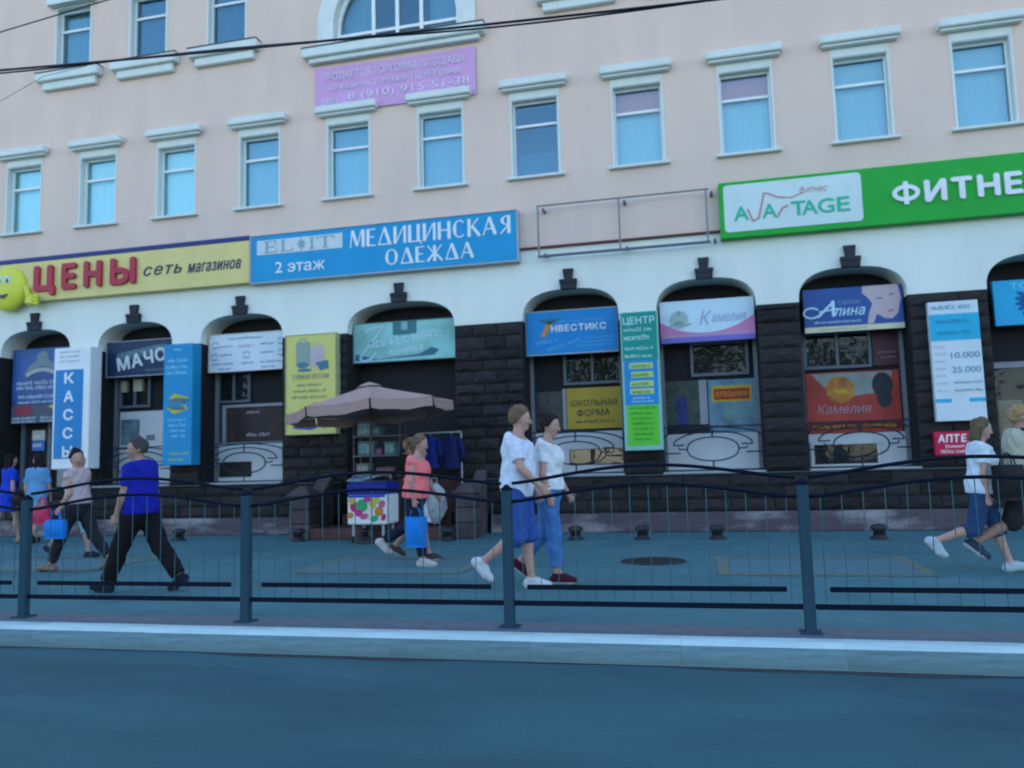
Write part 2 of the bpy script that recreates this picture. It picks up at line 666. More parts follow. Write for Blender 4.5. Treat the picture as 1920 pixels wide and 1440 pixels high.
# the gutter line where the road meets the kerb: a dark strip painting the shadow line at its foot
M_gutter_shadow = mat('gutter_shadow', (0.030, 0.034, 0.036), 0.95, 0.4, 14.0, 0.6, 80.0)
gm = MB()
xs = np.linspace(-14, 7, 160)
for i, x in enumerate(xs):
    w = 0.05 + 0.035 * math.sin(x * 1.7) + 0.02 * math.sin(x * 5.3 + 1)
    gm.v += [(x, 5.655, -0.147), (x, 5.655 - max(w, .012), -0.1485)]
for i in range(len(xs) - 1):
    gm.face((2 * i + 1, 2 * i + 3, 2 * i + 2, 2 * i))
tag(gm.build('gutter_shadow', M_gutter_shadow), 'thin dark painted shadow line in the gutter below the white kerb', 'shadow line', kind='stuff')

# manhole cover in the pavement
mh = empty('manhole_cover', (-0.66, 10.22, 0), 'round dark iron manhole cover let into the grey pavement', 'manhole cover')
M_iron = mat('cast_iron', (0.035, 0.040, 0.045), 0.6, 0.25, 20.0, 0.4, 60.0, metal=0.5)
MB().lathe(-0.66, 10.22, [(0.40, -0.02), (0.40, 0.006), (0.385, 0.010), (0.335, 0.010), (0.33, 0.004)], 40).build('frame_ring', M_iron, mh)
MB().lathe(-0.66, 10.22, [(0.325, -0.01), (0.325, 0.009), (0.31, 0.011), (0.02, 0.011)], 40).build('lid', M_iron, mh)
rb = MB()
for i in range(-4, 5):
    L = math.sqrt(max(0.0, 0.29 ** 2 - (i * .065) ** 2))
    rb.box(-0.66 - L, -0.66 + L, 10.22 + i * .065 - .012, 10.22 + i * .065 + .012, 0.0112, 0.017)
rb.build('tread_ribs', M_iron, mh)

# ================================================================== the building
M_wall = mat('peach_render', (0.675, 0.51, 0.42), 0.9, 0.035, 1.4, 0.15, 120.0, dirt=(0.58, 0.45, 0.395), dscale=1.1, dmix=0.5, stretch=(1.0, 1.0, 0.28), spec=0.2)
M_band = mat('white_render', (0.70, 0.73, 0.655), 0.9, 0.03, 1.6, 0.15, 120.0, dirt=(0.60, 0.64, 0.60), dscale=1.3, dmix=0.5, stretch=(1.0, 1.0, 0.35), spec=0.2)
M_trim = mat('white_trim', (0.63, 0.675, 0.635), 0.8, 0.04, 4.0, 0.1, 90.0, dirt=(0.50, 0.54, 0.51), dscale=1.5, dmix=0.5, spec=0.25)
M_frame = paint('window_white', (0.74, 0.76, 0.75), 0.35)
M_stone = mat('dark_granite', (0.0205, 0.0185, 0.0190), 0.75, 0.32, 3.5, 0.9, 9.0, rnd=0.35, spec=0.2)
M_mortar = mat('dark_mortar', (0.010, 0.011, 0.012), 0.95, 0.2, 30.0)
M_ledge = mat('ledge_stone', (0.075, 0.10, 0.115), 0.8, 0.15, 12.0, 0.3, 50.0)
M_red_flash = paint('maroon_flashing', (0.10, 0.022, 0.028), 0.5)
M_base = mat('plinth_base_paint', (0.078, 0.062, 0.075), 0.85, 0.18, 6.0, 0.4, 40.0, dirt=(0.30, 0.29, 0.30), dscale=2.4, dmix=0.85, stretch=(0.45, 1, 1.5))
M_key = mat('keystone_granite', (0.020, 0.023, 0.030), 0.8, 0.25, 6.0, 0.6, 12.0, rnd=0.2)
M_black = mat('shop_back_black', (0.010, 0.010, 0.012), 0.8, 0.2, 5.0)
M_dkmetal = paint('grey_lead_metal', (0.115, 0.125, 0.135), 0.5)
M_roof = mat('roof_sheet', (0.20, 0.20, 0.21), 0.6, 0.1, 3.0)
M_glass = glass_mat('window_glass', (0.84, 0.95, 0.95), 0.16, (0.46, 0.82, 0.96))
M_glass_shop = glass_mat('shop_glass', (0.75, 0.82, 0.84), 0.008, ior=1.22)

FY = 14.5
bld = empty('shopping_building', (-5.0, FY, 0), 'long peach rendered shopping building with white arcade band and dark granite piers', 'building')

WIN2 = [-14.57, -12.62, -10.66, -8.68, -6.68, -4.72, -2.82, -0.87, 1.07, 3.02, 4.94]
WIN3 = [-13.37, -11.42, -9.48, -1.88, 0.06, 2.0, 3.95]
holes = [rect(x - .447, x + .447, 6.70, 8.24) for x in WIN2]
holes += [rect(x - .447, x + .447, 10.30, 11.86) for x in WIN3]
AC, AR, AZ = -5.64, 1.34, 10.30        # big arched window: centre, half width, spring line
arch_out = [(AC - AR, 9.90), (AC + AR, 9.90)] + [(AC + AR * math.cos(a), AZ + AR * math.sin(a)) for a in np.linspace(0, math.pi, 33)]
holes.append(arch_out)
curve_plate('upper_wall', rect(-34, 24, 5.31, 15.4), holes, FY, FY + .45, M_wall, bld)

# roof, hidden end walls, floor slabs: the body behind the facade
MB().box(-34, 24, FY + .5, 27, 15.42, 15.62).build('roof', M_roof, bld)
MB().box(-34, 24, FY - .35, FY + .55, 15.40, 15.80, .05).build('eaves_cornice', M_trim, bld)
MB().box(-34, -33.7, FY + .46, 27, 0, 15.4).build('side_wall', M_wall, bld)
MB().box(23.7, 24, FY + .46, 27, 0, 15.4).build('side_wall', M_wall, bld)
MB().box(-33.7, 23.7, 26.7, 27, 0, 15.4).build('back_wall', M_wall, bld)
MB().box(-33.6, 23.6, FY + 1.8, FY + 1.95, 0, 15.3).build('room_back_wall', mat('room_wall', (0.09, 0.085, 0.08), 0.9, 0.2, 2.0), bld)
MB().box(-33.6, 23.6, FY + .46, FY + 1.78, 5.32, 5.5).build('floor_slab', M_roof, bld)
MB().box(-33.6, 23.6, FY + .46, FY + 1.78, 9.2, 9.4).build('floor_slab', M_roof, bld)

# ---------------------------------------------------------------- upper windows
def win_parts(kind):
    """meshes of one window around its own origin (x centre, facade plane, glass bottom)"""
    P = {}
    h = 1.50
    f = MB()
    for s in (-1, 1):
        f.box(s * .446, s * .410, .13, .20, 0, h + .04, .006)
    f.box(-.410, .410, .13, .20, 0, .045, .006).box(-.410, .410, .13, .20, h - .01, h + .04, .006)
    P['frame'] = f
    P['transom'] = MB().box(-.409, .409, .125, .195, 1.03, 1.085, .006)
    P['reveal'] = MB().box(-.4465, -.436, .001, .128, .001, h + .038).box(.436, .4465, .001, .128, .001, h + .038).box(-.435, .435, .001, .128, h + .028, h + .038)
    P['pane_low'] = MB().add([(-.411, .165, .044), (.411, .165, .044), (.411, .165, 1.031), (-.411, .165, 1.031)], [(0, 1, 2, 3)])
    P['pane_top'] = MB().add([(-.411, .165, 1.084), (.411, .165, 1.084), (.411, .165, h - .009), (-.411, .165, h - .009)], [(0, 1, 2, 3)])
    P['surround'] = MB().box(-.486, -.448, -.012, -.001, -.02, h + .20, .006).box(.448, .486, -.012, -.001, -.02, h + .20, .006).box(-.4478, .4478, -.012, -.001, h + .042, h + .20, .006)
    if kind == 2:
        P['sill'] = MB().box(-.56, .56, -.10, .125, -.055, -.003, .008)
        c = MB().box(-.665, .665, -.19, -.001, h + .255, h + .40, .02)
        c.box(-.625, .625, -.13, -.001, h + .205, h + .253, .012)
        P['cornice'] = c
    else:
        s = MB().box(-.82, .82, -.20, -.001, -.22, -.02, .02)
        s.box(-.70, .70, -.12, -.001, -.40, -.222, .015)
        P['sill'] = s
        P['flashing'] = MB().box(-.83, .83, -.215, .0, -.018, -.008)
    return P


M_flash = paint('zinc_flashing', (0.10, 0.11, 0.12), 0.4)
WP = {2: {}, 3: {}}
for kd in (2, 3):
    for k, mb in win_parts(kd).items():
        m = {'frame': M_frame, 'transom': M_frame, 'reveal': M_trim, 'pane_low': M_glass, 'pane_top': M_glass, 'flashing': M_flash}.get(k, M_trim)
        WP[kd][k] = mb.mesh('window_' + k, (0, 0, 0), [m])
PN = {'pane_low': 'pane', 'pane_top': 'pane'}

BL = {}


def blind_mat(c):
    key = 'blind_%.2f_%.2f_%.2f' % c
    return mat(key, c, 0.9, 0.03, 3.0, stretch=(4, 1, .4))


def blind(parent, x, z, z0, z1, c, folds):
    mb = MB()
    nn = 36
    for i in range(nn + 1):
        xx = x - .47 + .94 * i / nn
        yy = FY + .27 + (.018 * math.sin(i * 1.9) + .012 * math.sin(i * .8)) * folds
        mb.v += [(xx, yy, z + z0), (xx, yy, z + z1)]
    for i in range(nn):
        mb.face((2 * i, 2 * i + 2, 2 * i + 3, 2 * i + 1))
    return mb.build('blind' if folds < .5 else 'curtain', blind_mat(c), parent, smooth=True)


light, mid, dk = (0.66, 0.88, 0.86), (0.22, 0.40, 0.48), (0.03, 0.09, 0.16)
CUR2 = [(light, light), (light, light), (light, light), (mid, (.34, .54, .60)), (mid, (.36, .58, .64)), (mid, (.30, .50, .57)), (None, dk),
        ((.80, .25, .17), (.48, .64, .64)), ((.80, .25, .17), (.48, .64, .64)), ((.40, .54, .53), (.42, .56, .57)), ((.38, .52, .53), (.40, .54, .56))]  # pink tops: a reflection in the panes, put into the blind colour
pink_mat = None
for i, x in enumerate(WIN2):
    w = empty('window', (x, FY, 6.70), parent=bld)
    for k, me in WP[2].items():
        place(PN.get(k, k), me, w, (x, FY, 6.70))
    top, low = CUR2[i]
    if top:
        blind(w, x, 6.70, 1.05, 1.5, top, .15)
    if low:
        blind(w, x, 6.70, .02, 1.045 if low != dk else .55, low, .1 if low == light else .5)
for i, x in enumerate(WIN3):
    w = empty('window', (x, FY, 10.30), parent=bld)
    for k, me in WP[3].items():
        place(PN.get(k, k), me, w, (x, FY, 10.30))
    blind(w, x, 10.30, .02, 1.5, ((.14, .28, .34) if i < 1 else (.035, .12, .20)), 1.0)  # blue of the sky mirrored in the panes is put into the curtain colour
    h = 11.80
    c = MB()
    if i == 0:      # curved hood
        pts = [(x - .60, h + .08)] + [(x + .60 * math.cos(a), h + .20 + .24 * math.sin(a)) for a in np.linspace(math.pi, 0, 15)] + [(x + .60, h + .08)]
        c.prism(pts[::-1], FY - .17, FY - .03)
    else:
        c.box(x - .66, x + .66, FY - .19, FY - .001, h + .26, h + .40, .02)
        c.box(x - .62, x + .62, FY - .13, FY - .001, h + .205, h + .258, .012)
    c.build('hood', M_trim, w)

# big arched window
aw = empty('arched_window', (AC, FY, 9.9), parent=bld)
ring = []
def arch_ring(r0, r1, y0, y1, zb):
    mb = MB()
    A = np.linspace(0, math.pi, 41)
    inn = [(AC + r0, zb)] + [(AC + r0 * math.cos(a), AZ + r0 * math.sin(a)) for a in A] + [(AC - r0, zb)]
    ou = [(AC + r1, zb)] + [(AC + r1 * math.cos(a), AZ + r1 * math.sin(a)) for a in A] + [(AC - r1, zb)]
    nn = len(inn)
    mb.v = [(p[0], y0, p[1]) for p in inn] + [(p[0], y0, p[1]) for p in ou] + [(p[0], y1, p[1]) for p in inn] + [(p[0], y1, p[1]) for p in ou]
    for i in range(nn - 1):
        mb.face((i, i + 1, nn + i + 1, nn + i))
        mb.face((nn + i, nn + i + 1, 3 * nn + i + 1, 3 * nn + i))
        mb.face((i + 1, i, 2 * nn + i, 2 * nn + i + 1))
    return mb
arch_ring(AR - .002, AR + .36, FY - .06, FY + .10, 9.86).build('surround', M_trim, aw, smooth=False)
arch_ring(AR - .08, AR - .003, FY + .12, FY + .20, 9.92).build('frame', M_frame, aw)
mul = MB()
for dx in (-.52, 0, .52):
    mul.box(AC + dx - .035, AC + dx + .035, FY + .118, FY + .19, 9.92, AZ + math.sqrt(AR * AR - dx * dx) - .04)
mul.box(AC - AR + .04, AC + AR - .04, FY + .125, FY + .195, 10.16, 10.22)
mul.box(AC - AR + .04, AC + AR - .04, FY + .125, FY + .195, 9.92, 9.97)
mul.build('glazing_bars', M_frame, aw)
gp = [(AC + (AR - .06) * math.cos(a), AZ + (AR - .06) * math.sin(a)) for a in np.linspace(math.pi, 0, 33)]
pm = MB()
pm.v = [(x_, FY + .17, z_) for x_, z_ in [(AC - AR + .06, 9.95)] + gp + [(AC + AR - .06, 9.95)]]
pm.face(list(range(len(pm.v)))[::-1])
pm.build('pane', M_glass, aw)
for s in (-1, 1):
    cm = MB()
    nn = 30
    for i in range(nn + 1):
        xx = AC + s * (.62 + .66 * i / nn)
        yy = FY + .40 + .03 * math.sin(i * 1.3)
        cm.v += [(xx, yy, 9.9), (xx, yy, 11.5)]
    for i in range(nn):
        cm.face((2 * i, 2 * i + 2, 2 * i + 3, 2 * i + 1))
    cm.build('curtain', blind_mat((.16, .32, .38)), aw, smooth=True)  # curtain colour also carries the blue sky reflection
sl = MB().box(AC - 1.97, AC + 1.90, FY - .22, FY + .10, 9.66, 9.86, .02)
sl.box(AC - 1.86, AC + 1.79, FY - .14, FY - .001, 9.56, 9.658, .015)
sl.build('sill', M_trim, aw)
MB().box(AC - 1.98, AC + 1.91, FY - .235, FY + .10, 9.862, 9.872).build('flashing', M_flash, aw)

# ---------------------------------------------------------------- white arcade band with arches
ARCH = [(-14.12, 0.91), (-11.60, 0.91), (-9.08, 0.94), (-5.62, 1.11), (-2.27, 0.90), (0.18, 0.87), (2.63, 0.87), (5.55, 0.84)]
ZS, ZT, ZST = 3.94, 4.475, 3.92
out = [(-34, 5.27), (-34, ZST)]
for (c, a) in [(-19.2, .91), (-16.65, .91)] + ARCH + [(8.05, .87), (10.6, .87)]:
    out.append((c - a, ZST))
    for t in np.linspace(math.pi, 0, 29):
        ct, st = math.cos(t), math.sin(t)
        out.append((c + a * (abs(ct) ** .72) * (1 if ct >= 0 else -1), ZS + (ZT - ZS) * (abs(st) ** .80)))
    out.append((c + a, ZST))
out += [(24, ZST), (24, 5.27)]
curve_plate('arcade_band', out, [], FY, FY + .62, M_band, bld)
MB().box(-34, 24, FY - .06, FY + .05, 5.272, 5.308).build('flashing_strip', M_red_flash, bld)

for (c, a) in ARCH:
    k = MB()
    k.prism([(c - .145, ZT - .02), (c + .145, ZT - .02), (c + .165, ZT + .165), (c - .165, ZT + .165)], FY - .09, FY + .02)
    ko = k.build('keystone', M_key, bld)
    k2 = MB()
    k2.prism([(c - .075, ZT + .167), (c + .075, ZT + .167), (c + .10, ZT + .36), (c - .10, ZT + .36)], FY - .075, FY + .02)
    k2.box(c - .165, c + .165, FY - .105, FY - .0905, ZT + .10, ZT + .15)
    k2.build('keystone_cap', M_key, ko)

# ---------------------------------------------------------------- granite piers and plinth
def stone_mesh(seed):
    rg = random.Random(seed)
    N, Mz = 5, 4
    mb = MB()
    for j in range(Mz + 1):
        for i in range(N + 1):
            u, v = i / N, j / Mz
            e = min(u, 1 - u, v, 1 - v)
            d = 0.55 if e == 0 else 1.0
            mb.v.append((u - .5 + (rg.uniform(-.03, .03) if e > 0 else 0), -d * (1 if e == 0 else rg.uniform(.78, 1.15)), v - .5 + (rg.uniform(-.05, .05) if e > 0 else 0)))
    for j in range(Mz):
        for i in range(N):
            a = j * (N + 1) + i
            mb.face((a, a + 1, a + N + 2, a + N + 1))
    k = len(mb.v)
    loop = [i for i in range(N + 1)] + [(j + 1) * (N + 1) - 1 for j in range(1, Mz + 1)] + [Mz * (N + 1) + i for i in range(N - 1, -1, -1)] + [j * (N + 1) for j in range(Mz - 1, 0, -1)]
    for i in loop:
        x, y, z = mb.v[i]
        mb.v.append((x, 0, z))
    L = len(loop)
    for q in range(L):
        r_ = (q + 1) % L
        mb.face((loop[r_], loop[q], k + q, k + r_))
    return mb.mesh('stone', (0, 0, 0), [M_stone])


STONES = [stone_mesh(s) for s in range(6)]
rs = random.Random(11)
EDG = [-15.9] + [e for (c, a) in ARCH for e in (c - a, c + a)] + [7.2]
PIERS = [(EDG[i], EDG[i + 1]) for i in range(0, len(EDG), 2)]
for (xa, xb) in PIERS:
    p = MB().box(xa + .004, xb - .004, FY + .012, FY + .61, 1.0, ZST - .002).build('pier', M_mortar, bld)
    z = 1.02
    row = 0
    while z < ZST - .05:
        h = rs.choice((.20, .225, .245, .26))
        if z + h > ZST - .10:
            h = ZST - .004 - z
        n = max(1, round((xb - xa) / .52))
        cuts = [xa]
        for q in range(1, n):
            cuts.append(xa + (xb - xa) * (q + (.25 if row % 2 else -.2) + rs.uniform(-.1, .1)) / n)
        cuts.append(xb)
        for q in range(n):
            w = cuts[q + 1] - cuts[q]
            place('stone', rs.choice(STONES), p, ((cuts[q] + cuts[q + 1]) / 2, FY + .013, z + h / 2), (w - .016, rs.uniform(.035, .078), h - .020))
        z += h
        row += 1
PLB = [MB().box(xa, xb, FY - .05, FY + .60, .34, .985).build('plinth', M_mortar, bld) for xa, xb in ((-16, -6.86), (-4.28, 7.2))]
for row, (z0, z1) in enumerate(((.36, .56), (.565, .765), (.77, .975))):
    for plb, xa, xb in ((PLB[0], -15.6, -7.30), (PLB[1], -3.86, 6.6)):
        x = xa - rs.uniform(0, .4)
        while x < xb:
            w = rs.uniform(.55, .82)
            x2 = min(x + w, xb)
            if x2 - x > .12:
                place('stone', rs.choice(STONES), plb, ((x + x2) / 2, FY - .049, (z0 + z1) / 2), (x2 - x - .014, rs.uniform(.03, .05), z1 - z0 - .014))
            x += w
for (xa, xb) in ((-16, -7.36), (-3.84, 7.2)):
    MB().box(xa, xb, FY - .16, FY + .60, .0, .335, .015).build('plinth_base', M_base, bld)
for (xa, xb) in ((-16, -6.86), (-4.28, 7.2)):
    MB().box(xa, xb, FY - .11, FY + .61, .986, 1.0).build('plinth_ledge', M_ledge, bld)

# ---------------------------------------------------------------- shopfronts inside the arches
BY = FY + .62                       # plane of the shopfronts
M_pwhite = mat('shop_panel_white', (0.50, 0.54, 0.55), 0.6, 0.05, 2.0)
M_pgrey = mat('shop_panel_grey', (0.24, 0.26, 0.28), 0.6, 0.08, 2.0)
M_sframe = paint('shop_frame', (0.105, 0.125, 0.15), 0.5)
M_wiron = paint('wrought_iron', (0.014, 0.020, 0.034), 0.5)
M_dglass = mat('dark_window_back', (0.008, 0.010, 0.012), 0.6, 0.3, 2.0)


def sash(par, x0, x1, z0, z1, nmul=2, fm=None, t=.055):
    fm = fm or M_sframe
    f = MB()
    f.box(x0, x1, BY - .075, BY - .012, z0, z0 + t, .006).box(x0, x1, BY - .075, BY - .012, z1 - t, z1, .006)
    n = nmul + 1
    for i in range(n):
        xx = x0 + (x1 - x0 - t) * i / nmul
        f.box(xx, xx + t, BY - .077, BY - .010, z0 + t + .001, z1 - t - .001, .006)
    f.build('window_frame', fm, par)
    for i in range(nmul):
        a = x0 + (x1 - x0 - t) * i / nmul + t
        b = x0 + (x1 - x0 - t) * (i + 1) / nmul
        MB().add([(a, BY - .04, z0 + t), (b, BY - .04, z0 + t), (b, BY - .04, z1 - t), (a, BY - .04, z1 - t)], [(0, 1, 2, 3)]).build('pane', M_glass_shop, par)


def panel(par, name, x0, x1, z0, z1, m, d=.03):
    return MB().box(x0, x1, BY - d, BY - .002, z0, z1, .004).build(name, m, par)


def grille(par, c, a):
    """wrought iron window guard: rails, an eye in the middle, arcs and hooks"""
    yy = FY + .14
    z0, z1 = 1.055, 1.82
    x0, x1 = c - a + .02, c + a - .02
    r = .0145
    fr = MB()
    fr.tube([(x0, yy, z0), (x1, yy, z0)], r, 6).tube([(x0, yy, z1), (x1, yy, z1)], r, 6)
    fr.tube([(x0, yy, z0), (x0, yy, z1)], r, 6).tube([(x1, yy, z0), (x1, yy, z1)], r, 6)
    fr.build('guard_frame', M_wiron, par)
    sc = MB()
    w = a - .02
    for s in (1, -1):
        sc.tube([(c + .52 * w * math.cos(t), yy, 1.425 + s * .21 * (abs(math.sin(t)) ** .85)) for t in np.linspace(0, math.pi, 25)], r, 6)
        sc.tube([(c + s * .52 * w, yy, 1.425), (c + s * .68 * w, yy, 1.43), (c + s * .70 * w, yy, 1.47)], r, 6)
        sc.tube([(c + s * .98 * w, yy, 1.36), (c + s * .66 * w, yy, 1.36)], r, 6)
    for (rx, zc, h) in ((1.0, 1.62, .19), (.80, 1.50, .235)):
        sc.tube([(c + rx * w * math.cos(t), yy, zc + h * math.sin(t)) for t in np.linspace(0, math.pi, 31)], r, 6)
    for s in (1, -1):
        sc.tube([(c + s * .80 * w, yy, 1.50), (c + s * .58 * w, yy, 1.505)], r, 6)
    sc.tube([(c, yy, z0), (c, yy, 1.215)], r, 6).tube([(c, yy, 1.635), (c, yy, z1)], r, 6)
    sc.build('guard_scrolls', M_wiron, par)


fronts = []
for i, (c, a) in enumerate(ARCH):
    s = MB().box(c - a - .25, c + a + .25, BY + .001, BY + .09, (.2 if i == 3 else .99), 4.6).build('shopfront', M_black, bld)
    fronts.append(s)
    if i not in (0, 3, 7):
        MB().box(c - a + .003, c + a - .003, FY - .10, BY, 1.001, 1.03, .008).build('window_ledge', mat('pale_ledge', (0.34, 0.36, 0.36), 0.7, 0.1, 4.0), s)
        for (xa, xb) in ((c - a + .003, c - a + .07), (c + a - .07, c + a - .003)):
            MB().box(xa, xb, BY - .09, BY - .001, 1.032, 3.4).build('jamb', mat('jamb_cream', (0.16, 0.18, 0.20), 0.6, 0.08, 3.0), s)

# arch one: glazed door behind the ticket sign
f = fronts[0]
c, a = ARCH[0]
panel(f, 'lower_panel', -14.0, -13.25, 1.03, 2.6, M_pgrey)
db = MB().box(-14.96, -14.86, BY - .08, BY - .002, 1.0, 3.0, .008).box(-14.24, -14.14, BY - .08, BY - .002, 1.0, 3.0, .008).box(-14.855, -14.245, BY - .08, BY - .002, 2.9, 3.0, .008)
db.build('door_frame', M_sframe, f)
panel(f, 'door_notice', -14.68, -14.34, 1.84, 2.07, paint('notice_blue', (0.05, 0.16, 0.42)), .05)
panel(f, 'door_notice', -14.68, -14.34, 2.075, 2.30, paint('notice_cream', (0.52, 0.52, 0.44)), .05)
mk = MB()
marks(mk, -14.64, -14.38, 2.14, 2.21, BY - .051, seed=4)
marks(mk, -14.64, -14.38, 1.92, 2.02, BY - .051, seed=5)
mk.build('notice_print', paint('white', (0.72, 0.74, 0.74)), f)

# arch two
f = fronts[1]
sash(f, -12.40, -11.62, 2.70, 3.40, 2)
panel(f, 'lit_spot', -12.33, -12.20, 3.05, 3.30, paint('lit_spot_cream', (0.40, 0.38, 0.26)), .11)  # lit yellowish spots in the window, their glow painted as cream panels
panel(f, 'lit_spot', -12.02, -11.80, 3.05, 3.32, paint('lit_spot_cream', (0.40, 0.38, 0.26)), .11)
panel(f, 'wall_panel', -12.40, -10.76, 1.03, 2.62, M_pwhite)
panel(f, 'poster', -12.36, -11.90, 1.90, 2.45, mat('teal_poster', (0.10, 0.16, 0.18), 0.6, 0.5, 6.0), .05)
panel(f, 'sticker', -11.72, -11.52, 1.98, 2.10, paint('sticker_grey', (0.16, 0.18, 0.20)), .05)
grille(f, *ARCH[1])

# arch three
f = fronts[2]
sash(f, -9.98, -9.20, 2.70, 3.38, 2)
panel(f, 'wall_panel', -9.98, -8.22, 1.03, 1.86, M_pwhite)
fr = MB().box(-9.86, -9.78, BY - .06, BY - .002, 1.87, 2.66).box(-8.40, -8.24, BY - .06, BY - .002, 1.87, 2.66).box(-9.779, -8.401, BY - .06, BY - .002, 2.60, 2.66)
fr.build('poster_frame', M_pgrey, f)
panel(f, 'dark_poster', -9.777, -8.403, 1.872, 2.598, mat('dark_red_poster', (0.030, 0.015, 0.015), 0.6, 0.6, 4.0), .03)
mk = MB()
marks(mk, -9.3, -8.75, 1.98, 2.06, BY - .031, seed=8)
marks(mk, -9.3, -9.0, 2.46, 2.52, BY - .031, seed=9)
mk.build('poster_print', paint('pale_grey', (0.35, 0.36, 0.38)), f)
panel(f, 'cellar_window', -9.93, -9.18, 1.14, 1.46, M_dglass, .05)
grille(f, *ARCH[2])

# arch five
f = fronts[4]
sash(f, -2.52, -1.40, 2.72, 3.40, 2)
panel(f, 'display_window', -3.08, -2.56, 1.90, 2.62, mat('dim_display', (0.030, 0.034, 0.036), 0.5, 0.6, 5.0))
panel(f, 'side_strip', -2.555, -2.49, 1.88, 2.66, M_pgrey, .05)
panel(f, 'school_poster', -2.48, -1.44, 1.88, 2.66, mat('mustard_poster', (0.36, 0.26, 0.02), 0.6, 0.10, 3.0), .04)
mk = MB()
put_text(mk, 'ШКОЛЬНАЯ', -2.40, -1.52, 2.31, 2.43, BY - .041, .004, .012)
put_text(mk, 'ОРМА', -2.14, -1.66, 2.12, 2.25, BY - .041, .004, .012)
ring_bar(mk, -2.29, -2.16, 2.115, 2.255, BY - .041, .004, .022)
marks(mk, -2.32, -1.58, 1.99, 2.05, BY - .041, seed=14)
mk.build('poster_print', paint('print_dark', (0.03, 0.03, 0.02)), f)
panel(f, 'wall_panel', -3.10, -1.44, 1.03, 1.84, M_pwhite)
panel(f, 'cellar_window', -2.46, -1.42, 1.20, 1.50, M_dglass, .05)
MB().add([(-2.44, BY - .056, 1.215), (-1.445, BY - .056, 1.215), (-1.445, BY - .056, 1.485), (-2.44, BY - .056, 1.485)], [(0, 1, 2, 3)]).build('pane', glass_mat('cellar_glass', (0.8, 0.85, 0.85), 0.03, ior=1.3), f)
grille(f, *ARCH[4])

# arch six
f = fronts[5]
sash(f, -0.14, .90, 2.76, 3.40, 1)
panel(f, 'display_window', -.66, -.02, 1.88, 2.70, mat('green_display', (0.018, 0.040, 0.030), 0.5, 0.7, 7.0))
panel(f, 'blue_figure_print', -.42, -.24, 1.89, 2.40, mat('blue_print', (0.012, 0.02, 0.14), 0.6, 0.3, 8.0), .036)
panel(f, 'side_strip', -.015, .13, 1.88, 2.70, M_pgrey, .05)
panel(f, 'poster', .15, 1.02, 1.72, 2.69, mat('pale_blue_poster', (0.10, 0.20, 0.26), 0.6, 0.35, 4.0), .04)
panel(f, 'poster_band', .21, .92, 2.28, 2.58, paint('poster_yellow', (0.42, 0.30, 0.02)), .044)
panel(f, 'poster_band', .25, .88, 2.32, 2.52, paint('poster_red', (0.34, 0.02, 0.015)), .048)
mk = MB()
put_text(mk, 'КУПАЛЬНИКИ', .29, .84, 2.37, 2.47, BY - .049, .004, .01)
mk.build('poster_print', paint('poster_yellow', (0.42, 0.30, 0.02)), f)
mk = MB()
marks(mk, .45, .98, 2.12, 2.20, BY - .041, seed=17)
marks(mk, .40, .90, 2.00, 2.07, BY - .041, seed=18)
mk.build('poster_print', paint('print_green', (0.16, 0.28, 0.10)), f)
panel(f, 'wall_panel', -.66, 1.02, 1.03, 1.715, M_pwhite)
grille(f, *ARCH[5])

# arch seven
f = fronts[6]
sash(f, 1.84, 2.98, 2.78, 3.45, 2)
panel(f, 'maroon_panel', 3.00, 3.47, 2.80, 3.45, mat('maroon_poster', (0.045, 0.006, 0.014), 0.5, 0.3, 4.0), .04)
mk = MB()
marks(mk, 3.08, 3.40, 3.02, 3.06, BY - .041, seed=21)
marks(mk, 3.12, 3.40, 2.93, 2.96, BY - .041, seed=22)
mk.build('poster_print', paint('pale_pink', (0.35, 0.16, 0.22)), f)
panel(f, 'red_poster', 1.85, 3.40, 1.64, 2.72, mat('red_poster', (0.34, 0.035, 0.022), 0.6, 0.22, 2.2), .04)
MB().prism([(1.95, 2.70), (3.30, 2.70), (3.22, 2.35), (2.6, 2.28), (2.2, 2.42)][::-1], BY - .044, BY - .0405).build('poster_print', mat('poster_pale', (0.22, 0.25, 0.22), 0.6, 0.2, 3.0), f)
MB().disc(2.42, 2.40, .24, .24, BY - .050, BY - .0445).build('bread_emblem', mat('poster_amber', (0.36, 0.13, 0.02), 0.6, 0.35, 6.0), f)
eb = MB().disc(2.42, 2.37, .12, .045, BY - .054, BY - .0505).stroke([(2.20, 2.33), (2.34, 2.36), (2.50, 2.33), (2.64, 2.36)], .02, BY - .054, BY - .0505)
eb.build('emblem_marks', paint('poster_yellow', (0.42, 0.30, 0.02)), f)
MB().disc(3.12, 2.46, .17, .22, BY - .048, BY - .0445).disc(3.14, 2.22, .12, .16, BY - .052, BY - .0485).build('poster_figure', mat('poster_dark', (0.010, 0.012, 0.022), 0.6, 0.5, 8.0), f)
mk = MB()
put_text(mk, 'Камелия', 2.02, 2.92, 1.98, 2.15, BY - .0485, .004, .0, .25)
mk.build('poster_print', paint('poster_lilac', (0.36, 0.22, 0.26)), f)
panel(f, 'poster_band', 1.87, 3.38, 1.70, 1.82, paint('poster_deep_red', (0.16, 0.012, 0.012)), .045)
mk = MB()
marks(mk, 1.93, 3.32, 1.725, 1.795, BY - .046, seed=25)
mk.build('poster_print', paint('poster_yellow', (0.42, 0.30, 0.02)), f)
panel(f, 'wall_panel', 1.83, 3.44, 1.03, 1.635, M_pwhite)
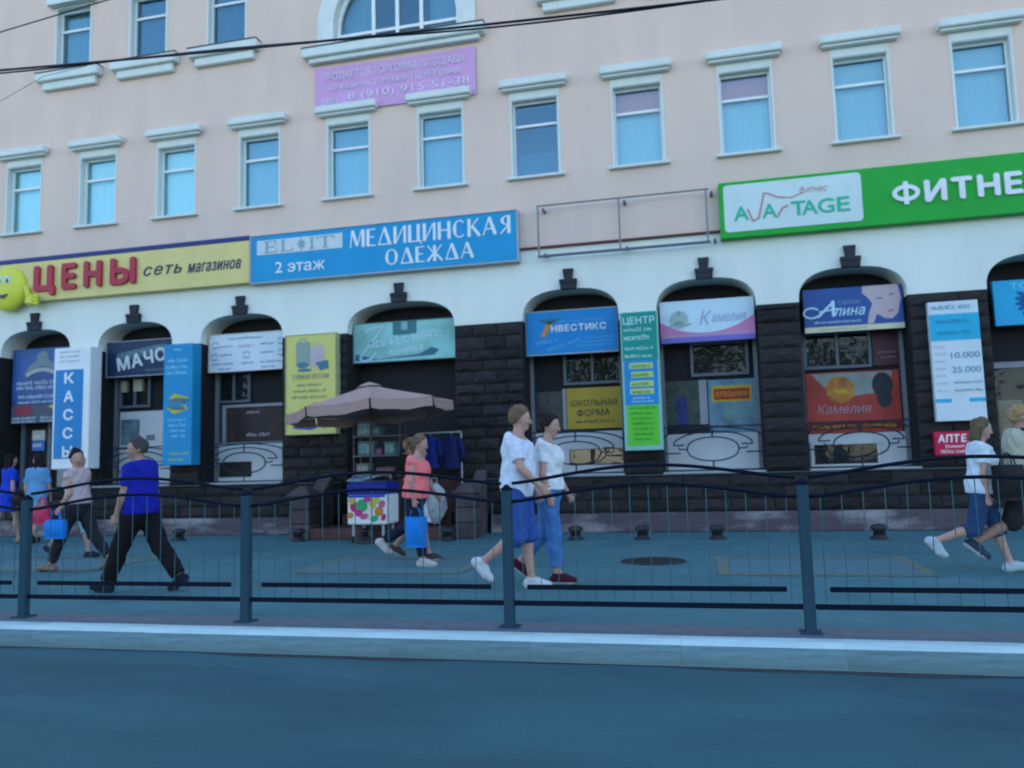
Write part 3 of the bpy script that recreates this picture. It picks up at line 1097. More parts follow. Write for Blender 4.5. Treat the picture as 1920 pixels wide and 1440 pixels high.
fr = MB().box(1.86, 3.02, BY - .07, BY - .031, 1.44, 1.50, .006).box(1.86, 1.92, BY - .07, BY - .031, 1.10, 1.438, .006).box(2.96, 3.02, BY - .07, BY - .031, 1.10, 1.438, .006).box(1.84, 3.04, BY - .09, BY - .031, 1.06, 1.098, .006)
fr.build('cellar_frame', M_pwhite, f)
panel(f, 'cellar_window', 1.921, 2.959, 1.10, 1.438, M_dglass, .04)
MB().add([(1.922, BY - .05, 1.101), (2.958, BY - .05, 1.101), (2.958, BY - .05, 1.437), (1.922, BY - .05, 1.437)], [(0, 1, 2, 3)]).build('pane', M_glass_shop, f)
grille(f, *ARCH[6])

# arch eight: shop door at the right edge
f = fronts[7]
df = MB().box(4.78, 4.88, BY - .08, BY - .002, 1.0, 2.75, .008).box(5.98, 6.08, BY - .08, BY - .002, 1.0, 2.75, .008).box(4.881, 5.979, BY - .08, BY - .002, 2.64, 2.75, .008)
df.box(5.38, 5.46, BY - .08, BY - .002, 1.0, 2.639, .008)
df.build('door_frame', M_pgrey, f)
for (xa, xb) in ((4.881, 5.379), (5.461, 5.979)):
    MB().add([(xa, BY - .04, 1.0), (xb, BY - .04, 1.0), (xb, BY - .04, 2.638), (xa, BY - .04, 2.638)], [(0, 1, 2, 3)]).build('pane', M_glass_shop, f)
panel(f, 'sale_poster', 4.93, 5.30, 1.30, 2.10, mat('dim_poster', (0.14, 0.15, 0.12), 0.6, 0.5, 5.0), .03)

# ---------------------------------------------------------------- entrance stairs under the wide arch
M_step = mat('brown_step', (0.085, 0.045, 0.042), 0.8, 0.2, 6.0, 0.3, 40.0)
M_ped = mat('pedestal_granite', (0.066, 0.052, 0.056), 0.75, 0.25, 5.0, 0.5, 14.0, rnd=0.2)
stairs = empty('entrance_stairs', (-5.62, 13.9, 0), 'brown entrance steps with low landing and granite side walls under the widest arch', 'stairs')
MB().box(-6.92, -4.22, 13.30, 14.16, 0, .19, .01).build('landing', M_step, stairs)
for i in range(4):
    MB().box(-6.70, -4.54, 14.16 + i * .23, 15.08, .191 + i * .20, .39 + i * .20, .01).build('step', M_step, stairs)
for (xa, xb) in ((-7.36, -6.93), (-4.21, -3.84)):
    z = 0.0
    for k, h in enumerate((.27, .26, .25)):
        MB().box(xa + .01 * k, xb - .01 * k, 13.32, 13.75, z, z + h - .006, .02).build('pedestal_block', M_ped, stairs)
        z += h
    mb = MB()
    xm, w = (xa + xb) / 2, (xb - xa) / 2
    mb.add([(xm - w - .03, 13.28, z), (xm + w + .03, 13.28, z), (xm + w + .03, 13.79, z), (xm - w - .03, 13.79, z), (xm - .06, 13.42, z + .17), (xm + .06, 13.42, z + .17), (xm + .06, 13.65, z + .17), (xm - .06, 13.65, z + .17)],
           [(0, 3, 2, 1), (4, 5, 6, 7), (0, 1, 5, 4), (1, 2, 6, 5), (2, 3, 7, 6), (3, 0, 4, 7)])
    mb.build('pedestal_cap', M_ped, stairs)
    ch = MB()
    a, b = (xa + .08, xb - .08)
    ch.add([(a, 13.752, 0), (b, 13.752, 0), (b, 14.44, 0), (a, 14.44, 0), (a, 13.752, .62), (b, 13.752, .62), (b, 14.44, 1.16), (a, 14.44, 1.16)],
           [(0, 3, 2, 1), (4, 5, 6, 7), (0, 1, 5, 4), (1, 2, 6, 5), (2, 3, 7, 6), (3, 0, 4, 7)])
    ch.build('side_wall', M_ped, stairs)

# ================================================================== signs
M_white = paint('sign_white', (0.70, 0.73, 0.73))
M_offw = paint('sign_offwhite', (0.55, 0.60, 0.61))
M_ink = paint('sign_ink', (0.05, 0.06, 0.075))
M_grey = paint('sign_grey', (0.20, 0.25, 0.28))
M_metal = paint('sign_rim', (0.34, 0.38, 0.40), 0.35)
M_blue = paint('sign_blue', (0.010, 0.275, 0.52))
M_yellow = paint('sign_yellow', (0.66, 0.55, 0.21))


def sign_box(s, x0, x1, z0, z1, y0, y1, m, rim=None, rt=.02, name='board'):
    b = MB().box(x0, x1, y0, y1, z0, z1, .006).build(name, m, s)
    if rim:
        f = MB()
        f.box(x0 - .006, x1 + .006, y0 - .012, y1 - .004, z1 - .002, z1 + rt - .002).box(x0 - .006, x1 + .006, y0 - .012, y1 - .004, z0 - rt, z0 + .002)
        f.box(x0 - rt, x0 - .0062, y0 - .012, y1 - .004, z0 - rt, z1 + rt).box(x1 + .0062, x1 + rt, y0 - .012, y1 - .004, z0 - rt, z1 + rt)
        f.build('rim', rim, s)
    return b


# ---- pink sale banner
s = empty('banner', (-5.68, FY - .03, 8.5), 'lilac cloth banner with three lines of white print under the arched window', 'banner')
bm = MB()
nx, nz = 28, 8
for j in range(nz + 1):
    for i in range(nx + 1):
        u, v = i / nx, j / nz
        bm.v.append((-7.39 + 3.43 * u, FY - .035 - .006 * math.sin(u * 19 + v * 2) - .004 * math.sin(u * 41), 8.50 + 0.99 * v - (.03 * u) - .03 * math.sin(math.pi * u) * (v > .9)))
for j in range(nz):
    for i in range(nx):
        a = j * (nx + 1) + i
        bm.face((a, a + 1, a + nx + 2, a + nx + 1))
bm.build('cloth', mat('lilac_cloth', (0.58, 0.325, 0.55), 0.8, 0.05, 2.5, spec=0.15), s, smooth=True)
mk = MB()
put_text(mk, 'ПРОДАЕТСЯ ТОРГОВАЯ ПЛОЩАДЬ', -7.24, -4.18, 9.14, 9.33, FY - .047, .003, .012)
put_text(mk, '60 кв.м на 2 этаже ТЦ Н-Гранд', -7.08, -4.26, 8.92, 9.08, FY - .047, .003, .012)
put_text(mk, '8 (910) 915-51-38', -6.66, -4.08, 8.66, 8.86, FY - .047, .003, .012)
put_text(mk, 'тел.', -7.26, -6.83, 8.68, 8.79, FY - .047, .003, .012)
mk.build('lettering', paint('banner_white', (0.62, 0.56, 0.68)), s)

# ---- yellow price-shop sign
s = empty('price_shop_sign', (-11.9, FY, 5.08), 'long yellow shop fascia sign with raised red letters and a dark blue top stripe', 'sign')
sign_box(s, -18.5, -8.80, 5.07, 5.95, FY - .17, FY - .002, M_yellow)
MB().box(-18.5, -8.80, FY - .178, FY - .004, 5.955, 6.05, .004).build('stripe', paint('navy', (0.020, 0.035, 0.17)), s)
M_redl = paint('letter_red', (0.42, 0.035, 0.060))
for ch, xa, xb, za in (('Ц', -14.00, -13.46, 5.16), ('Е', -13.28, -12.92, 5.26), ('Н', -12.72, -12.28, 5.26), ('Ы', -12.06, -11.44, 5.26)):
    put_text(MB(), ch, xa, xb, za, 5.83, FY - .171, .07, .07).build('letter', M_redl, s)
mk = MB()
put_text(mk, 'сеть', -11.28, -10.36, 5.40, 5.60, FY - .1705, .01, .025, .3, spacing=1.2)
put_text(mk, 'магазинов', -10.22, -8.98, 5.38, 5.58, FY - .1705, .01, .025, .3, spacing=1.1)
mk.build('lettering', paint('letter_navy', (0.035, 0.045, 0.09)), s)
# round smiling face with a thumb on the sign, yellow-green
M_smile = paint('smile_yellow', (0.62, 0.62, 0.055), 0.35)
fc = MB()
k0 = len(fc.v)
for i in range(9):
    ph = i / 8 * math.pi / 2
    for j in range(36):
        an = 2 * math.pi * j / 36
        fc.v.append((-14.68 + .47 * math.cos(ph) * math.cos(an), FY - .20 - .16 * math.sin(ph), 5.38 + .49 * math.cos(ph) * math.sin(an)))
for i in range(8):
    for j in range(36):
        q = (j + 1) % 36
        fc.face((i * 36 + j, i * 36 + q, (i + 1) * 36 + q, (i + 1) * 36 + j))
fc.disc(-14.68, 5.38, .47, .49, FY - .20, FY - .172, 36)
fc.build('smiling_face', M_smile, s, smooth=True)
for ex in (-14.79, -14.585):
    MB().ball((ex, FY - .335, 5.55), (.085, .03, .11), 16, 8).build('eye_white', paint('eye_white', (0.50, 0.62, 0.64)), s, smooth=True)
for ex in (-14.77, -14.565):
    MB().ball((ex, FY - .364, 5.53), (.03, .012, .05), 12, 8).build('pupil', M_ink, s)
MB().prism([(-14.82 + .28 * t, 5.235 - .09 * math.sin(math.pi * t)) for t in np.linspace(0, 1, 13)] + [(-14.54 - .28 * t, 5.24 - .015 * math.sin(math.pi * t)) for t in np.linspace(0.05, .95, 7)], FY - .372, FY - .31).build('mouth', M_ink, s)
hd = MB()
hd.box(-14.16, -13.86, FY - .32, FY - .173, 4.96, 5.20, .05)
hd.tube([(-14.10, FY - .25, 5.18), (-14.17, FY - .25, 5.40)], [.06, .05], 10)
for k in range(3):
    hd.tube([(-13.92, FY - .33, 5.15 - k * .075), (-13.80, FY - .30, 5.12 - k * .075)], .04, 8)
hd.build('thumb_up_hand', M_smile, s)

# ---- blue medical clothing sign
s = empty('medical_clothing_sign', (-5.98, FY, 5.04), 'bright blue box sign for medical clothing with thin white serif letters', 'sign')
sign_box(s, -8.755, -3.20, 5.055, 6.01, FY - .17, FY - .002, M_blue)
fm = MB().box(-8.785, -3.17, FY - .185, FY - .004, 5.03, 5.053).box(-8.785, -3.17, FY - .185, FY - .004, 6.012, 6.03)
fm.box(-3.198, -3.17, FY - .185, FY - .004, 5.0535, 6.0115).box(-8.785, -8.757, FY - .185, FY - .004, 5.0535, 6.0115)
fm.build('rim', M_metal, s)
MB().box(-8.62, -6.74, FY - .178, FY - .171, 5.61, 5.91).build('name_plate', M_offw, s)
# two weight letters: thick stems, hairline joins
def serif(mb, text, x0, x1, z0, z1, y, th):
    T, t = .20, .075
    G = {
        'М': (1.02, [((.04, 0), (.16, 1), t), ((.17, 1), (.50, .08), T * .9), ((.50, .08), (.80, 1), t), ((.90, 0), (.90, 1), T)]),
        'Е': (.66, [((.10, 0), (.10, 1), T), ((.10, .965), (.60, .965), t), ((.10, .52), (.52, .52), t), ((.10, .035), (.62, .035), t)]),
        'Д': (.95, [((.03, .035), (.92, .035), t), ((.06, .04), (.44, 1), t), ((.44, 1), (.80, .04), T)]),
        'И': (.86, [((.10, 0), (.10, 1), T), ((.14, .05), (.66, .95), t), ((.74, 0), (.74, 1), T * .8)]),
        'Ц': (.86, [((.10, 0), (.10, 1), T), ((.66, 0), (.66, 1), T), ((.0, .035), (.84, .035), t), ((.82, -.16), (.82, .06), t)]),
        'Н': (.86, [((.10, 0), (.10, 1), T), ((.72, 0), (.72, 1), T), ((.10, .52), (.72, .52), t)]),
        'К': (.84, [((.10, 0), (.10, 1), T), ((.18, .48), (.68, 1), t), ((.30, .58), (.76, 0), T * .9)]),
        'А': (.92, [((.05, 0), (.42, 1), t), ((.42, 1), (.80, 0), T), ((.18, .34), (.64, .34), t)]),
        'Ж': (1.18, [((.56, 0), (.56, 1), T), ((.50, .5), (.08, 1), t), ((.50, .5), (.06, 0), T * .7), ((.62, .5), (1.04, 1), t), ((.62, .5), (1.08, 0), T * .7)]),
        'Я': (.76, [((.62, 0), (.62, 1), T), ((.60, .46), (.10, 0), t * 1.2)]),
        'С': (.84, []), 'О': (.98, []),
    }
    gap = .10
    tot = sum(G[c][0] for c in text) + gap * (len(text) - 1)
    sx, sz = (x1 - x0) / tot, z1 - z0
    x = x0
    for c in text:
        w, st = G[c]
        for si, (a, b, wd) in enumerate(st):
            mb.bar(x + a[0] * sx, z0 + a[1] * sz, x + b[0] * sx, z0 + b[1] * sz, wd * (sx if abs(b[1] - a[1]) > abs(b[0] - a[0]) * .5 else sz), y - th - .0005 * si, y)
        rings = []
        if c == 'О':
            rings = [(.46, .5, .44, .5, 0, 360)]
        elif c == 'С':
            rings = [(.44, .5, .42, .5, 48, 312)]
        elif c == 'Я':
            rings = [(.56, .73, .44, .27, 90, 270)]
        for (cx, cz, rx, rz, a0, a1) in rings:
            A = np.linspace(R(a0), R(a1), 36)
            for p, q in zip(A[:-1], A[1:]):
                def pt(an, o):
                    wd = t * .6 + (T - t * .6) * abs(math.cos(an)) ** 1.5
                    return (x + (cx + (rx - o * wd) * math.cos(an)) * sx, z0 + (cz + (rz - o * t * 1.0) * math.sin(an)) * sz)
                mb.prism([pt(p, 0), pt(p, 1), pt(q, 1), pt(q, 0)][::-1], y - th - .0016, y)
        x += (w + gap) * sx
        mb.build('letter', M_white, s)
        mb = MB()
    return mb


serif(MB(), 'МЕДИЦИНСКАЯ', -6.58, -3.30, 5.585, 5.93, FY - .171, .008)
serif(MB(), 'ОДЕЖДА', -5.84, -4.03, 5.175, 5.485, FY - .171, .008)
mk = MB()
put_text(mk, '2 этаж', -8.21, -7.12, 5.21, 5.44, FY - .171, .008, .015)
mk.build('lettering', M_white, s)
mk = MB()
for (ch, xa, xb) in (('E', -8.46, -8.17), ('L', -8.10, -7.82), ('I', -7.44, -7.36), ('T', -7.30, -6.92)):
    w = .05
    zb, zt = 5.665, 5.865
    y0, y1 = FY - .184, FY - .1785
    if ch in 'EL':
        mk.box(xa + .04, xa + .04 + w, y0, y1, zb, zt).box(xa, xb, y0, y1, zb - .022, zb - .001)
        mk.box(xb - .022, xb, y0, y1, zb, zb + .05)
        if ch == 'E':
            mk.box(xa, xb - .02, y0, y1, zt + .001, zt + .02).box(xa + .091, xb - .06, y0, y1, 5.755, 5.775).box(xb - .042, xb - .02, y0, y1, zt - .05, zt)
        else:
            mk.box(xa, xa + .13, y0, y1, zt + .001, zt + .02)
    elif ch == 'I':
        mk.box(xa + .015, xa + .015 + w, y0, y1, zb, zt).box(xa - .02, xb + .02, y0, y1, zb - .02, zb - .001).box(xa - .02, xb + .02, y0, y1, zt + .001, zt + .02)
    else:
        m_ = (xa + xb) / 2
        mk.box(m_ - w / 2, m_ + w / 2, y0, y1, zb, zt).box(xa, xb, y0, y1, zt + .001, zt + .02).box(m_ - .07, m_ + .07, y0, y1, zb - .02, zb - .001)
        mk.box(xa, xa + .02, y0, y1, zt - .05, zt).box(xb - .02, xb, y0, y1, zt - .05, zt)
# sprig between the letters
for an in range(8):
    d = an * math.pi / 4
    mk.disc(-7.63 + .055 * math.cos(d), 5.77 + .06 * math.sin(d), .042, .018, FY - .184, FY - .1785, 10, rot=d)
mk.bar(-7.63, 5.63, -7.63, 5.90, .016, FY - .186, FY - .1842)
mk.build('name_lettering', paint('name_grey_green', (0.22, 0.36, 0.38)), s)

# ---- empty steel sign frame
s = empty('empty_sign_frame', (-1.25, FY, 5.08), 'empty thin steel sign frame between the blue and the green sign', 'sign frame')
fr = MB()
y0, y1 = FY - .20, FY - .175
fr.box(-2.80, .33, y0, y1, 6.03, 6.05).build('top_rail', M_dkmetal, s)
MB().box(-2.80, .33, y0 - .02, y1 + .03, 5.06, 5.095).build('bottom_rail', M_dkmetal, s)
for x in (-2.78, -1.27, .28):
    MB().box(x - .016, x + .016, y0 + .002, y1 - .002, 5.096, 6.029).build('upright', paint('frame_grey', (0.20, 0.21, 0.225)), s)
    MB().tube([(x + .10, FY - .0, 5.97), (x + .10, FY - .19, 5.97)], .028, 10).tube([(x + .12, FY, 5.11), (x + .12, FY - .18, 5.11)], .025, 10).build('wall_bracket', M_dkmetal, s)

# ---- green fitness sign
s = empty('fitness_sign', (3.0, FY, 5.1), 'long bright green fitness club box sign with a white rounded logo panel', 'sign')
sign_box(s, .50, 7.6, 5.11, 6.12, FY - .19, FY - .002, paint('sign_green', (0.014, 0.34, 0.035)))
pts = []
for (cx, cz, a0) in ((2.86 - .07, 6.06 - .07, 0), (.58 + .07, 6.06 - .07, 90), (.58 + .07, 5.21 + .07, 180), (2.86 - .07, 5.21 + .07, 270)):
    pts += [(cx + .07 * math.cos(R(a0 + t)), cz + .07 * math.sin(R(a0 + t))) for t in range(0, 91, 15)]
MB().prism(pts, FY - .20, FY - .191).build('logo_panel', paint('logo_white', (0.55, 0.66, 0.63)), s)
yy = FY - .2005
for (ch, xa, xb) in (('A', .74, 1.00), ('A', 1.22, 1.47), ('T', 1.70, 1.95), ('A', 1.88, 2.14), ('G', 2.14, 2.41), ('E', 2.45, 2.66)):
    put_text(MB(), ch, xa, xb, 5.40, 5.66, yy, .005, .04).build('letter', paint('logo_green', (0.04, 0.42, 0.26)), s)
mk = MB()
mk.stroke([(.98, 5.60), (1.06, 5.37), (1.16, 5.42), (1.27, 5.86), (1.34, 5.84), (1.50, 5.76), (1.62, 5.74)], .035, yy - .004, yy)
mk.stroke([(1.47, 5.40), (1.56, 5.56), (1.66, 5.60)], .035, yy - .0038, yy)
mk.stroke([(1.56, 5.76), (1.72, 5.73), (1.90, 5.80)], .022, yy - .0042, yy)
put_text(mk, 'итнес', 1.96, 2.32, 5.79, 5.88, yy, .005, .0, .35)
ring_bar(mk, 1.86, 1.95, 5.77, 5.91, yy, .004, .014)
mk.build('logo_ribbon', paint('logo_rose', (0.50, 0.24, 0.22)), s)
letters('ФИТНЕС', 3.33, 5.74, 5.42, 5.80, FY - .191, .04, .07, M_white, s, gap=.16)

# ---- signs hung inside the arches
SY = FY + .26

# arch one: blue board with a crest
s = empty('crest_board', (-14.2, SY, 2.44), 'dark blue shop board with a grey winged crest beside the ticket sign', 'sign')
sign_box(s, -14.93, -13.40, 2.86, 4.10, SY - .03, SY + .02, mat('crest_board_blue', (0.010, 0.065, 0.23), 0.5, 0.4, 1.6))
sign_box(s, -14.93, -13.40, 2.44, 2.855, SY - .03, SY + .02, paint('board_slate', (0.06, 0.08, 0.12)), name='lower_board')
cr = MB()
cr.disc(-14.12, 3.86, .16, .17, SY - .038, SY - .031)
cr.prism([(-14.60, 3.55), (-14.12, 3.70), (-13.66, 3.58), (-13.78, 3.74), (-14.12, 3.92), (-14.46, 3.72)], SY - .044, SY - .0385)
cr.build('crest', paint('crest_grey', (0.16, 0.21, 0.24)), s)
cr = MB()
for i in range(8):
    t0, t1 = i / 8, (i + 1) / 8
    cr.bar(-14.55 + .86 * t0, 3.50 + .12 * math.sin(math.pi * t0), -14.55 + .86 * t1, 3.50 + .12 * math.sin(math.pi * t1), .09, SY - .05, SY - .0445)
cr.build('crest_ribbon', paint('crest_pale', (0.34, 0.37, 0.36)), s)
mk = MB()
for q, (za, zb) in enumerate(((3.30, 3.38), (3.19, 3.27), (2.99, 3.07), (2.88, 2.94))):
    marks(mk, -14.80 + .05 * (q > 1), -13.45, za, zb, SY - .0305, seed=30 + q)
for q, za in enumerate((2.46, 2.53)):
    marks(mk, -14.9, -14.25, za, za + .05, SY - .0305, seed=40 + q)
    marks(mk, -14.15, -13.45, za, za + .05, SY - .0305, seed=45 + q)
mk.build('print', paint('pale_blue_print', (0.45, 0.55, 0.62)), s)
MB().disc(-14.60, 2.72, .26, .12, SY - .036, SY - .0302).build('red_picture', paint('picture_red', (0.22, 0.025, 0.05)), s)
MB().prism([(-13.95, 2.80), (-13.62, 2.62), (-13.45, 2.70), (-13.48, 2.84), (-13.8, 2.84)], SY - .036, SY - .0302).build('yellow_picture', paint('picture_yellow', (0.45, 0.42, 0.03)), s)

# ticket office lightbox standing in front of the pier
s = empty('ticket_sign', (-12.88, 14.3, 1.4), 'tall blue and white vertical ticket office lightbox reading КАССЫ', 'sign')
MB().box(-13.26, -12.36, 14.12, 14.46, 1.40, 3.95, .012).build('lightbox', M_white, s)
MB().box(-13.20, -12.52, 14.108, 14.119, 1.62, 3.48).build('face_panel', paint('ticket_blue', (0.012, 0.20, 0.46)), s)
for k, ch in enumerate('КАССЫ'):
    z1 = 3.42 - k * .385
    put_text(MB(), ch, -12.975, -12.735, z1 - .235, z1, 14.1075, .006, .05).build('letter', M_white, s)
mk = MB()
for k in range(3):
    marks(mk, -13.12, -12.60, 3.84 - k * .10, 3.89 - k * .10, 14.1195, seed=50 + k)
mk.build('small_print', paint('print_grey', (0.40, 0.46, 0.48)), s)

# МАЧО
s = empty('menswear_sign', (-11.6, SY, 3.34), 'dark navy menswear sign with tilted white letters МАЧО', 'sign')
sign_box(s, -12.46, -10.72, 3.36, 4.11, SY - .04, SY + .02, paint('menswear_navy', (0.016, 0.036, 0.085)), M_metal, .014)
MB().prism([(-12.22, 3.85), (-11.0, 4.02), (-11.08, 3.84), (-12.18, 3.68)][::-1], SY - .046, SY - .0405).build('slanted_plate', paint('menswear_teal', (0.07, 0.15, 0.19)), s)
letters('МАЧО', -12.20, -10.98, 3.56, 3.86, SY - .047, .006, .06, M_offw, s, gap=.14, rot=R(9.5))
mk = MB()
marks(mk, -12.10, -11.15, 3.86, 3.94, SY - .0465, rot=R(8), seed=60)
marks(mk, -11.5, -10.85, 3.45, 3.49, SY - .0405, seed=61)
mk.build('small_print', paint('menswear_print', (0.16, 0.24, 0.29)), s)

# blue vertical lightbox
s = empty('shoe_lightbox', (-10.3, 14.3, 1.4), 'narrow bright blue vertical lightbox with a yellow and grey shoe picture', 'sign')
MB().box(-10.63, -9.96, 14.16, 14.46, 1.41, 3.88, .012).build('lightbox', paint('lightbox_blue', (0.008, 0.235, 0.46)), s)
yy = 14.1595
mk = MB()
for k, z in enumerate((3.50, 3.37, 3.25)):
    marks(mk, -10.56 + .04 * (k == 0), -10.02, z, z + .075, yy, seed=70 + k)
for k in range(4):
    marks(mk, -10.52 + .03 * k, -10.08, 2.30 - .11 * k, 2.36 - .11 * k, yy, seed=76 + k)
marks(mk, -10.40, -10.2, 3.74, 3.79, yy, seed=83)
mk.build('print', paint('lightbox_print', (0.22, 0.56, 0.70)), s)
mk = MB()
marks(mk, -10.45, -10.03, 1.62, 1.68, yy, seed=84)
marks(mk, -10.48, -10.12, 1.50, 1.56, yy, seed=85)
mk.build('yellow_print', paint('lightbox_yellow', (0.40, 0.50, 0.12)), s)
pc = MB().prism([(-10.48, 2.78), (-10.36, 2.86), (-10.02, 2.77), (-10.2, 2.66), (-10.45, 2.68)][::-1], yy - .004, yy).prism([(-10.55, 2.58), (-10.1, 2.62), (-10.05, 2.53), (-10.38, 2.44)][::-1], yy - .004, yy)
pc.build('yellow_picture', paint('picture_yellow', (0.45, 0.42, 0.03)), s)
pc = MB().disc(-10.26, 2.72, .22, .05, yy - .009, yy - .0045).disc(-10.30, 2.57, .20, .05, yy - .009, yy - .0045, rot=-.1)
pc.build('shoe_picture', paint('picture_grey', (0.08, 0.16, 0.19)), s)

# white board of prints over the third arch
s = empty('services_board', (-9.1, SY, 3.32), 'pale white services board with scattered small print in the third arch', 'sign')
sign_box(s, -9.97, -8.21, 3.33, 4.11, SY - .03, SY + .02, paint('services_white', (0.60, 0.68, 0.72)), paint('services_rim', (0.62, 0.50, 0.48)), .012)
mk = MB()
marks(mk, -9.5, -8.7, 3.99, 4.04, SY - .0305, seed=90)
for k, z in enumerate((3.84, 3.66)):
    marks(mk, -9.72, -9.40, z, z + .04, SY - .0305, seed=91 + k)
    marks(mk, -8.78, -8.45, z + .01, z + .05, SY - .0305, seed=93 + k)
marks(mk, -9.90, -9.35, 3.47, 3.515, SY - .0305, seed=95)
marks(mk, -9.20, -8.90, 3.47, 3.51, SY - .0305, seed=96)
marks(mk, -8.78, -8.27, 3.47, 3.515, SY - .0305, seed=97)
marks(mk, -9.75, -9.45, 3.37, 3.41, SY - .0305, seed=98)
marks(mk, -8.75, -8.4, 3.37, 3.41, SY - .0305, seed=99)
for (xa, zz) in ((-9.90, 3.90), (-9.92, 3.65), (-8.38, 3.92), (-8.38, 3.68), (-9.17, 3.67)):
    mk.stroke([(xa, zz), (xa + .04, zz + .05), (xa + .12, zz + .05), (xa + .15, zz)], .016, SY - .035, SY - .0305).stroke([(xa, zz - .04), (xa + .06, zz - .08), (xa + .15, zz - .05)], .02, SY - .035, SY - .0305)
mk.build('print', paint('services_print', (0.16, 0.25, 0.31)), s)
mk = MB()
marks(mk, -9.30, -8.90, 3.82, 3.88, SY - .0305, seed=101)
mk.build('red_print', paint('services_red', (0.46, 0.36, 0.42)), s)

# yellow luggage board on the pier
s = empty('luggage_board', (-7.4, 14.4, 1.95), 'yellow vertical board with suitcases and bags behind the brown parasol', 'sign')
sign_box(s, -7.94, -6.88, 1.95, 3.90, 14.28, 14.46, mat('luggage_yellow', (0.56, 0.52, 0.14), 0.5, 0.07, 1.2), paint('luggage_rim', (0.40, 0.42, 0.22)), .016)
yy = 14.2795
MB().box(-7.72, -7.42, yy - .006, yy, 3.28, 3.76, .004).stroke([(-7.64, 3.76), (-7.64, 3.82), (-7.50, 3.82), (-7.50, 3.76)], .02, yy - .005, yy).build('tall_suitcase_picture', paint('case_grey_green', (0.24, 0.32, 0.27)), s)
MB().box(-7.405, -7.12, yy - .006, yy, 3.26, 3.66, .004).stroke([(-7.34, 3.66), (-7.34, 3.72), (-7.20, 3.72), (-7.20, 3.66)], .018, yy - .005, yy).build('pink_suitcase_picture', paint('case_pink', (0.46, 0.38, 0.42)), s)
MB().prism([(-7.30, 3.34), (-7.04, 3.38), (-7.02, 3.22), (-7.2, 3.18)][::-1], yy - .011, yy - .0065).disc(-7.58, 3.30, .12, .06, yy - .011, yy - .0065).disc(-7.54, 3.20, .16, .03, yy - .005, yy).build('bag_picture', paint('bag_teal', (0.06, 0.17, 0.22)), s)
mk = MB()
put_text(mk, 'СУМКИ ОПТОМ', -7.80, -7.02, 3.02, 3.12, yy, .004, .01)
marks(mk, -7.70, -7.16, 2.88, 2.94, yy, seed=111)
marks(mk, -7.78, -7.06, 2.76, 2.82, yy, seed=112)
marks(mk, -7.82, -7.00, 2.64, 2.70, yy, seed=113)
mk.build('lettering', paint('luggage_print', (0.18, 0.22, 0.13)), s)
MB().prism([(-7.52, 2.48), (-7.30, 2.56), (-7.16, 2.50), (-7.34, 2.36), (-7.50, 2.38)][::-1], yy - .006, yy).build('red_bag_picture', paint('bag_red', (0.40, 0.12, 0.08)), s)
MB().prism([(-7.80, 2.06), (-7.66, 2.28), (-7.36, 2.20), (-7.22, 2.08), (-7.4, 2.02)][::-1], yy - .006, yy).build('blue_bag_picture', paint('bag_blue', (0.035, 0.09, 0.28)), s)
MB().disc(-7.10, 2.10, .14, .05, yy - .006, yy).build('grey_bag_picture', paint('bag_grey', (0.09, 0.14, 0.18)), s)
MB().disc(-7.16, 2.22, .09, .06, yy - .006, yy).build('tan_bag_picture', paint('bag_tan', (0.42, 0.30, 0.16)), s)

# teal sign with slanted script in the wide arch
s = empty('teal_script_sign', (-5.64, SY, 3.34), 'teal and pale green sign with slanted white script above the parasol', 'sign')
sign_box(s, -6.70, -4.56, 3.345, 4.125, SY - .03, SY + .02, mat('teal_board', (0.22, 0.50, 0.46), 0.5, 0.38, 1.3), paint('teal_rim', (0.10, 0.22, 0.24)), .012)
yy = SY - .0305
MB().box(-5.86, -5.36, yy - .004, yy, 3.86, 4.12).build('window_picture', paint('teal_dark', (0.045, 0.17, 0.18)), s)
MB().box(-5.68, -5.55, yy - .008, yy - .0045, 3.95, 4.115).build('window_light', paint('teal_pale', (0.18, 0.42, 0.44)), s)
sc = MB().prism([(-6.66, 3.38), (-5.0, 3.42), (-4.9, 3.52), (-5.05, 3.58), (-5.3, 3.46), (-6.2, 3.40), (-6.66, 3.52)][::-1], yy - .0035, yy)
sc.build('shore_picture', paint('teal_deep', (0.03, 0.13, 0.19)), s)
mk = MB()
cv = [(-6.20 + .34 * t + .08 * math.sin(t * 5), 4.02 - .55 * t + .04 * math.sin(t * 7)) for t in np.linspace(0, 1, 12)]
mk.stroke([(-6.45, 3.95), (-6.30, 4.02), (-6.06, 4.05), (-6.20, 3.86), (-6.38, 3.66), (-6.52, 3.50), (-6.56, 3.42), (-6.46, 3.36), (-6.30, 3.42), (-6.22, 3.54)], .045, yy - .008, yy - .004)
mk.build('script_flourish', paint('script_pale', (0.36, 0.54, 0.60)), s)
mk = MB()
marks(mk, -6.34, -4.85, 3.70, 3.86, yy - .004, rot=R(6), seed=121, th=.004)
marks(mk, -5.95, -5.1, 3.50, 3.64, yy - .004, rot=R(6), seed=122, th=.004)
mk.build('script', paint('script_white', (0.46, 0.62, 0.68)), s)

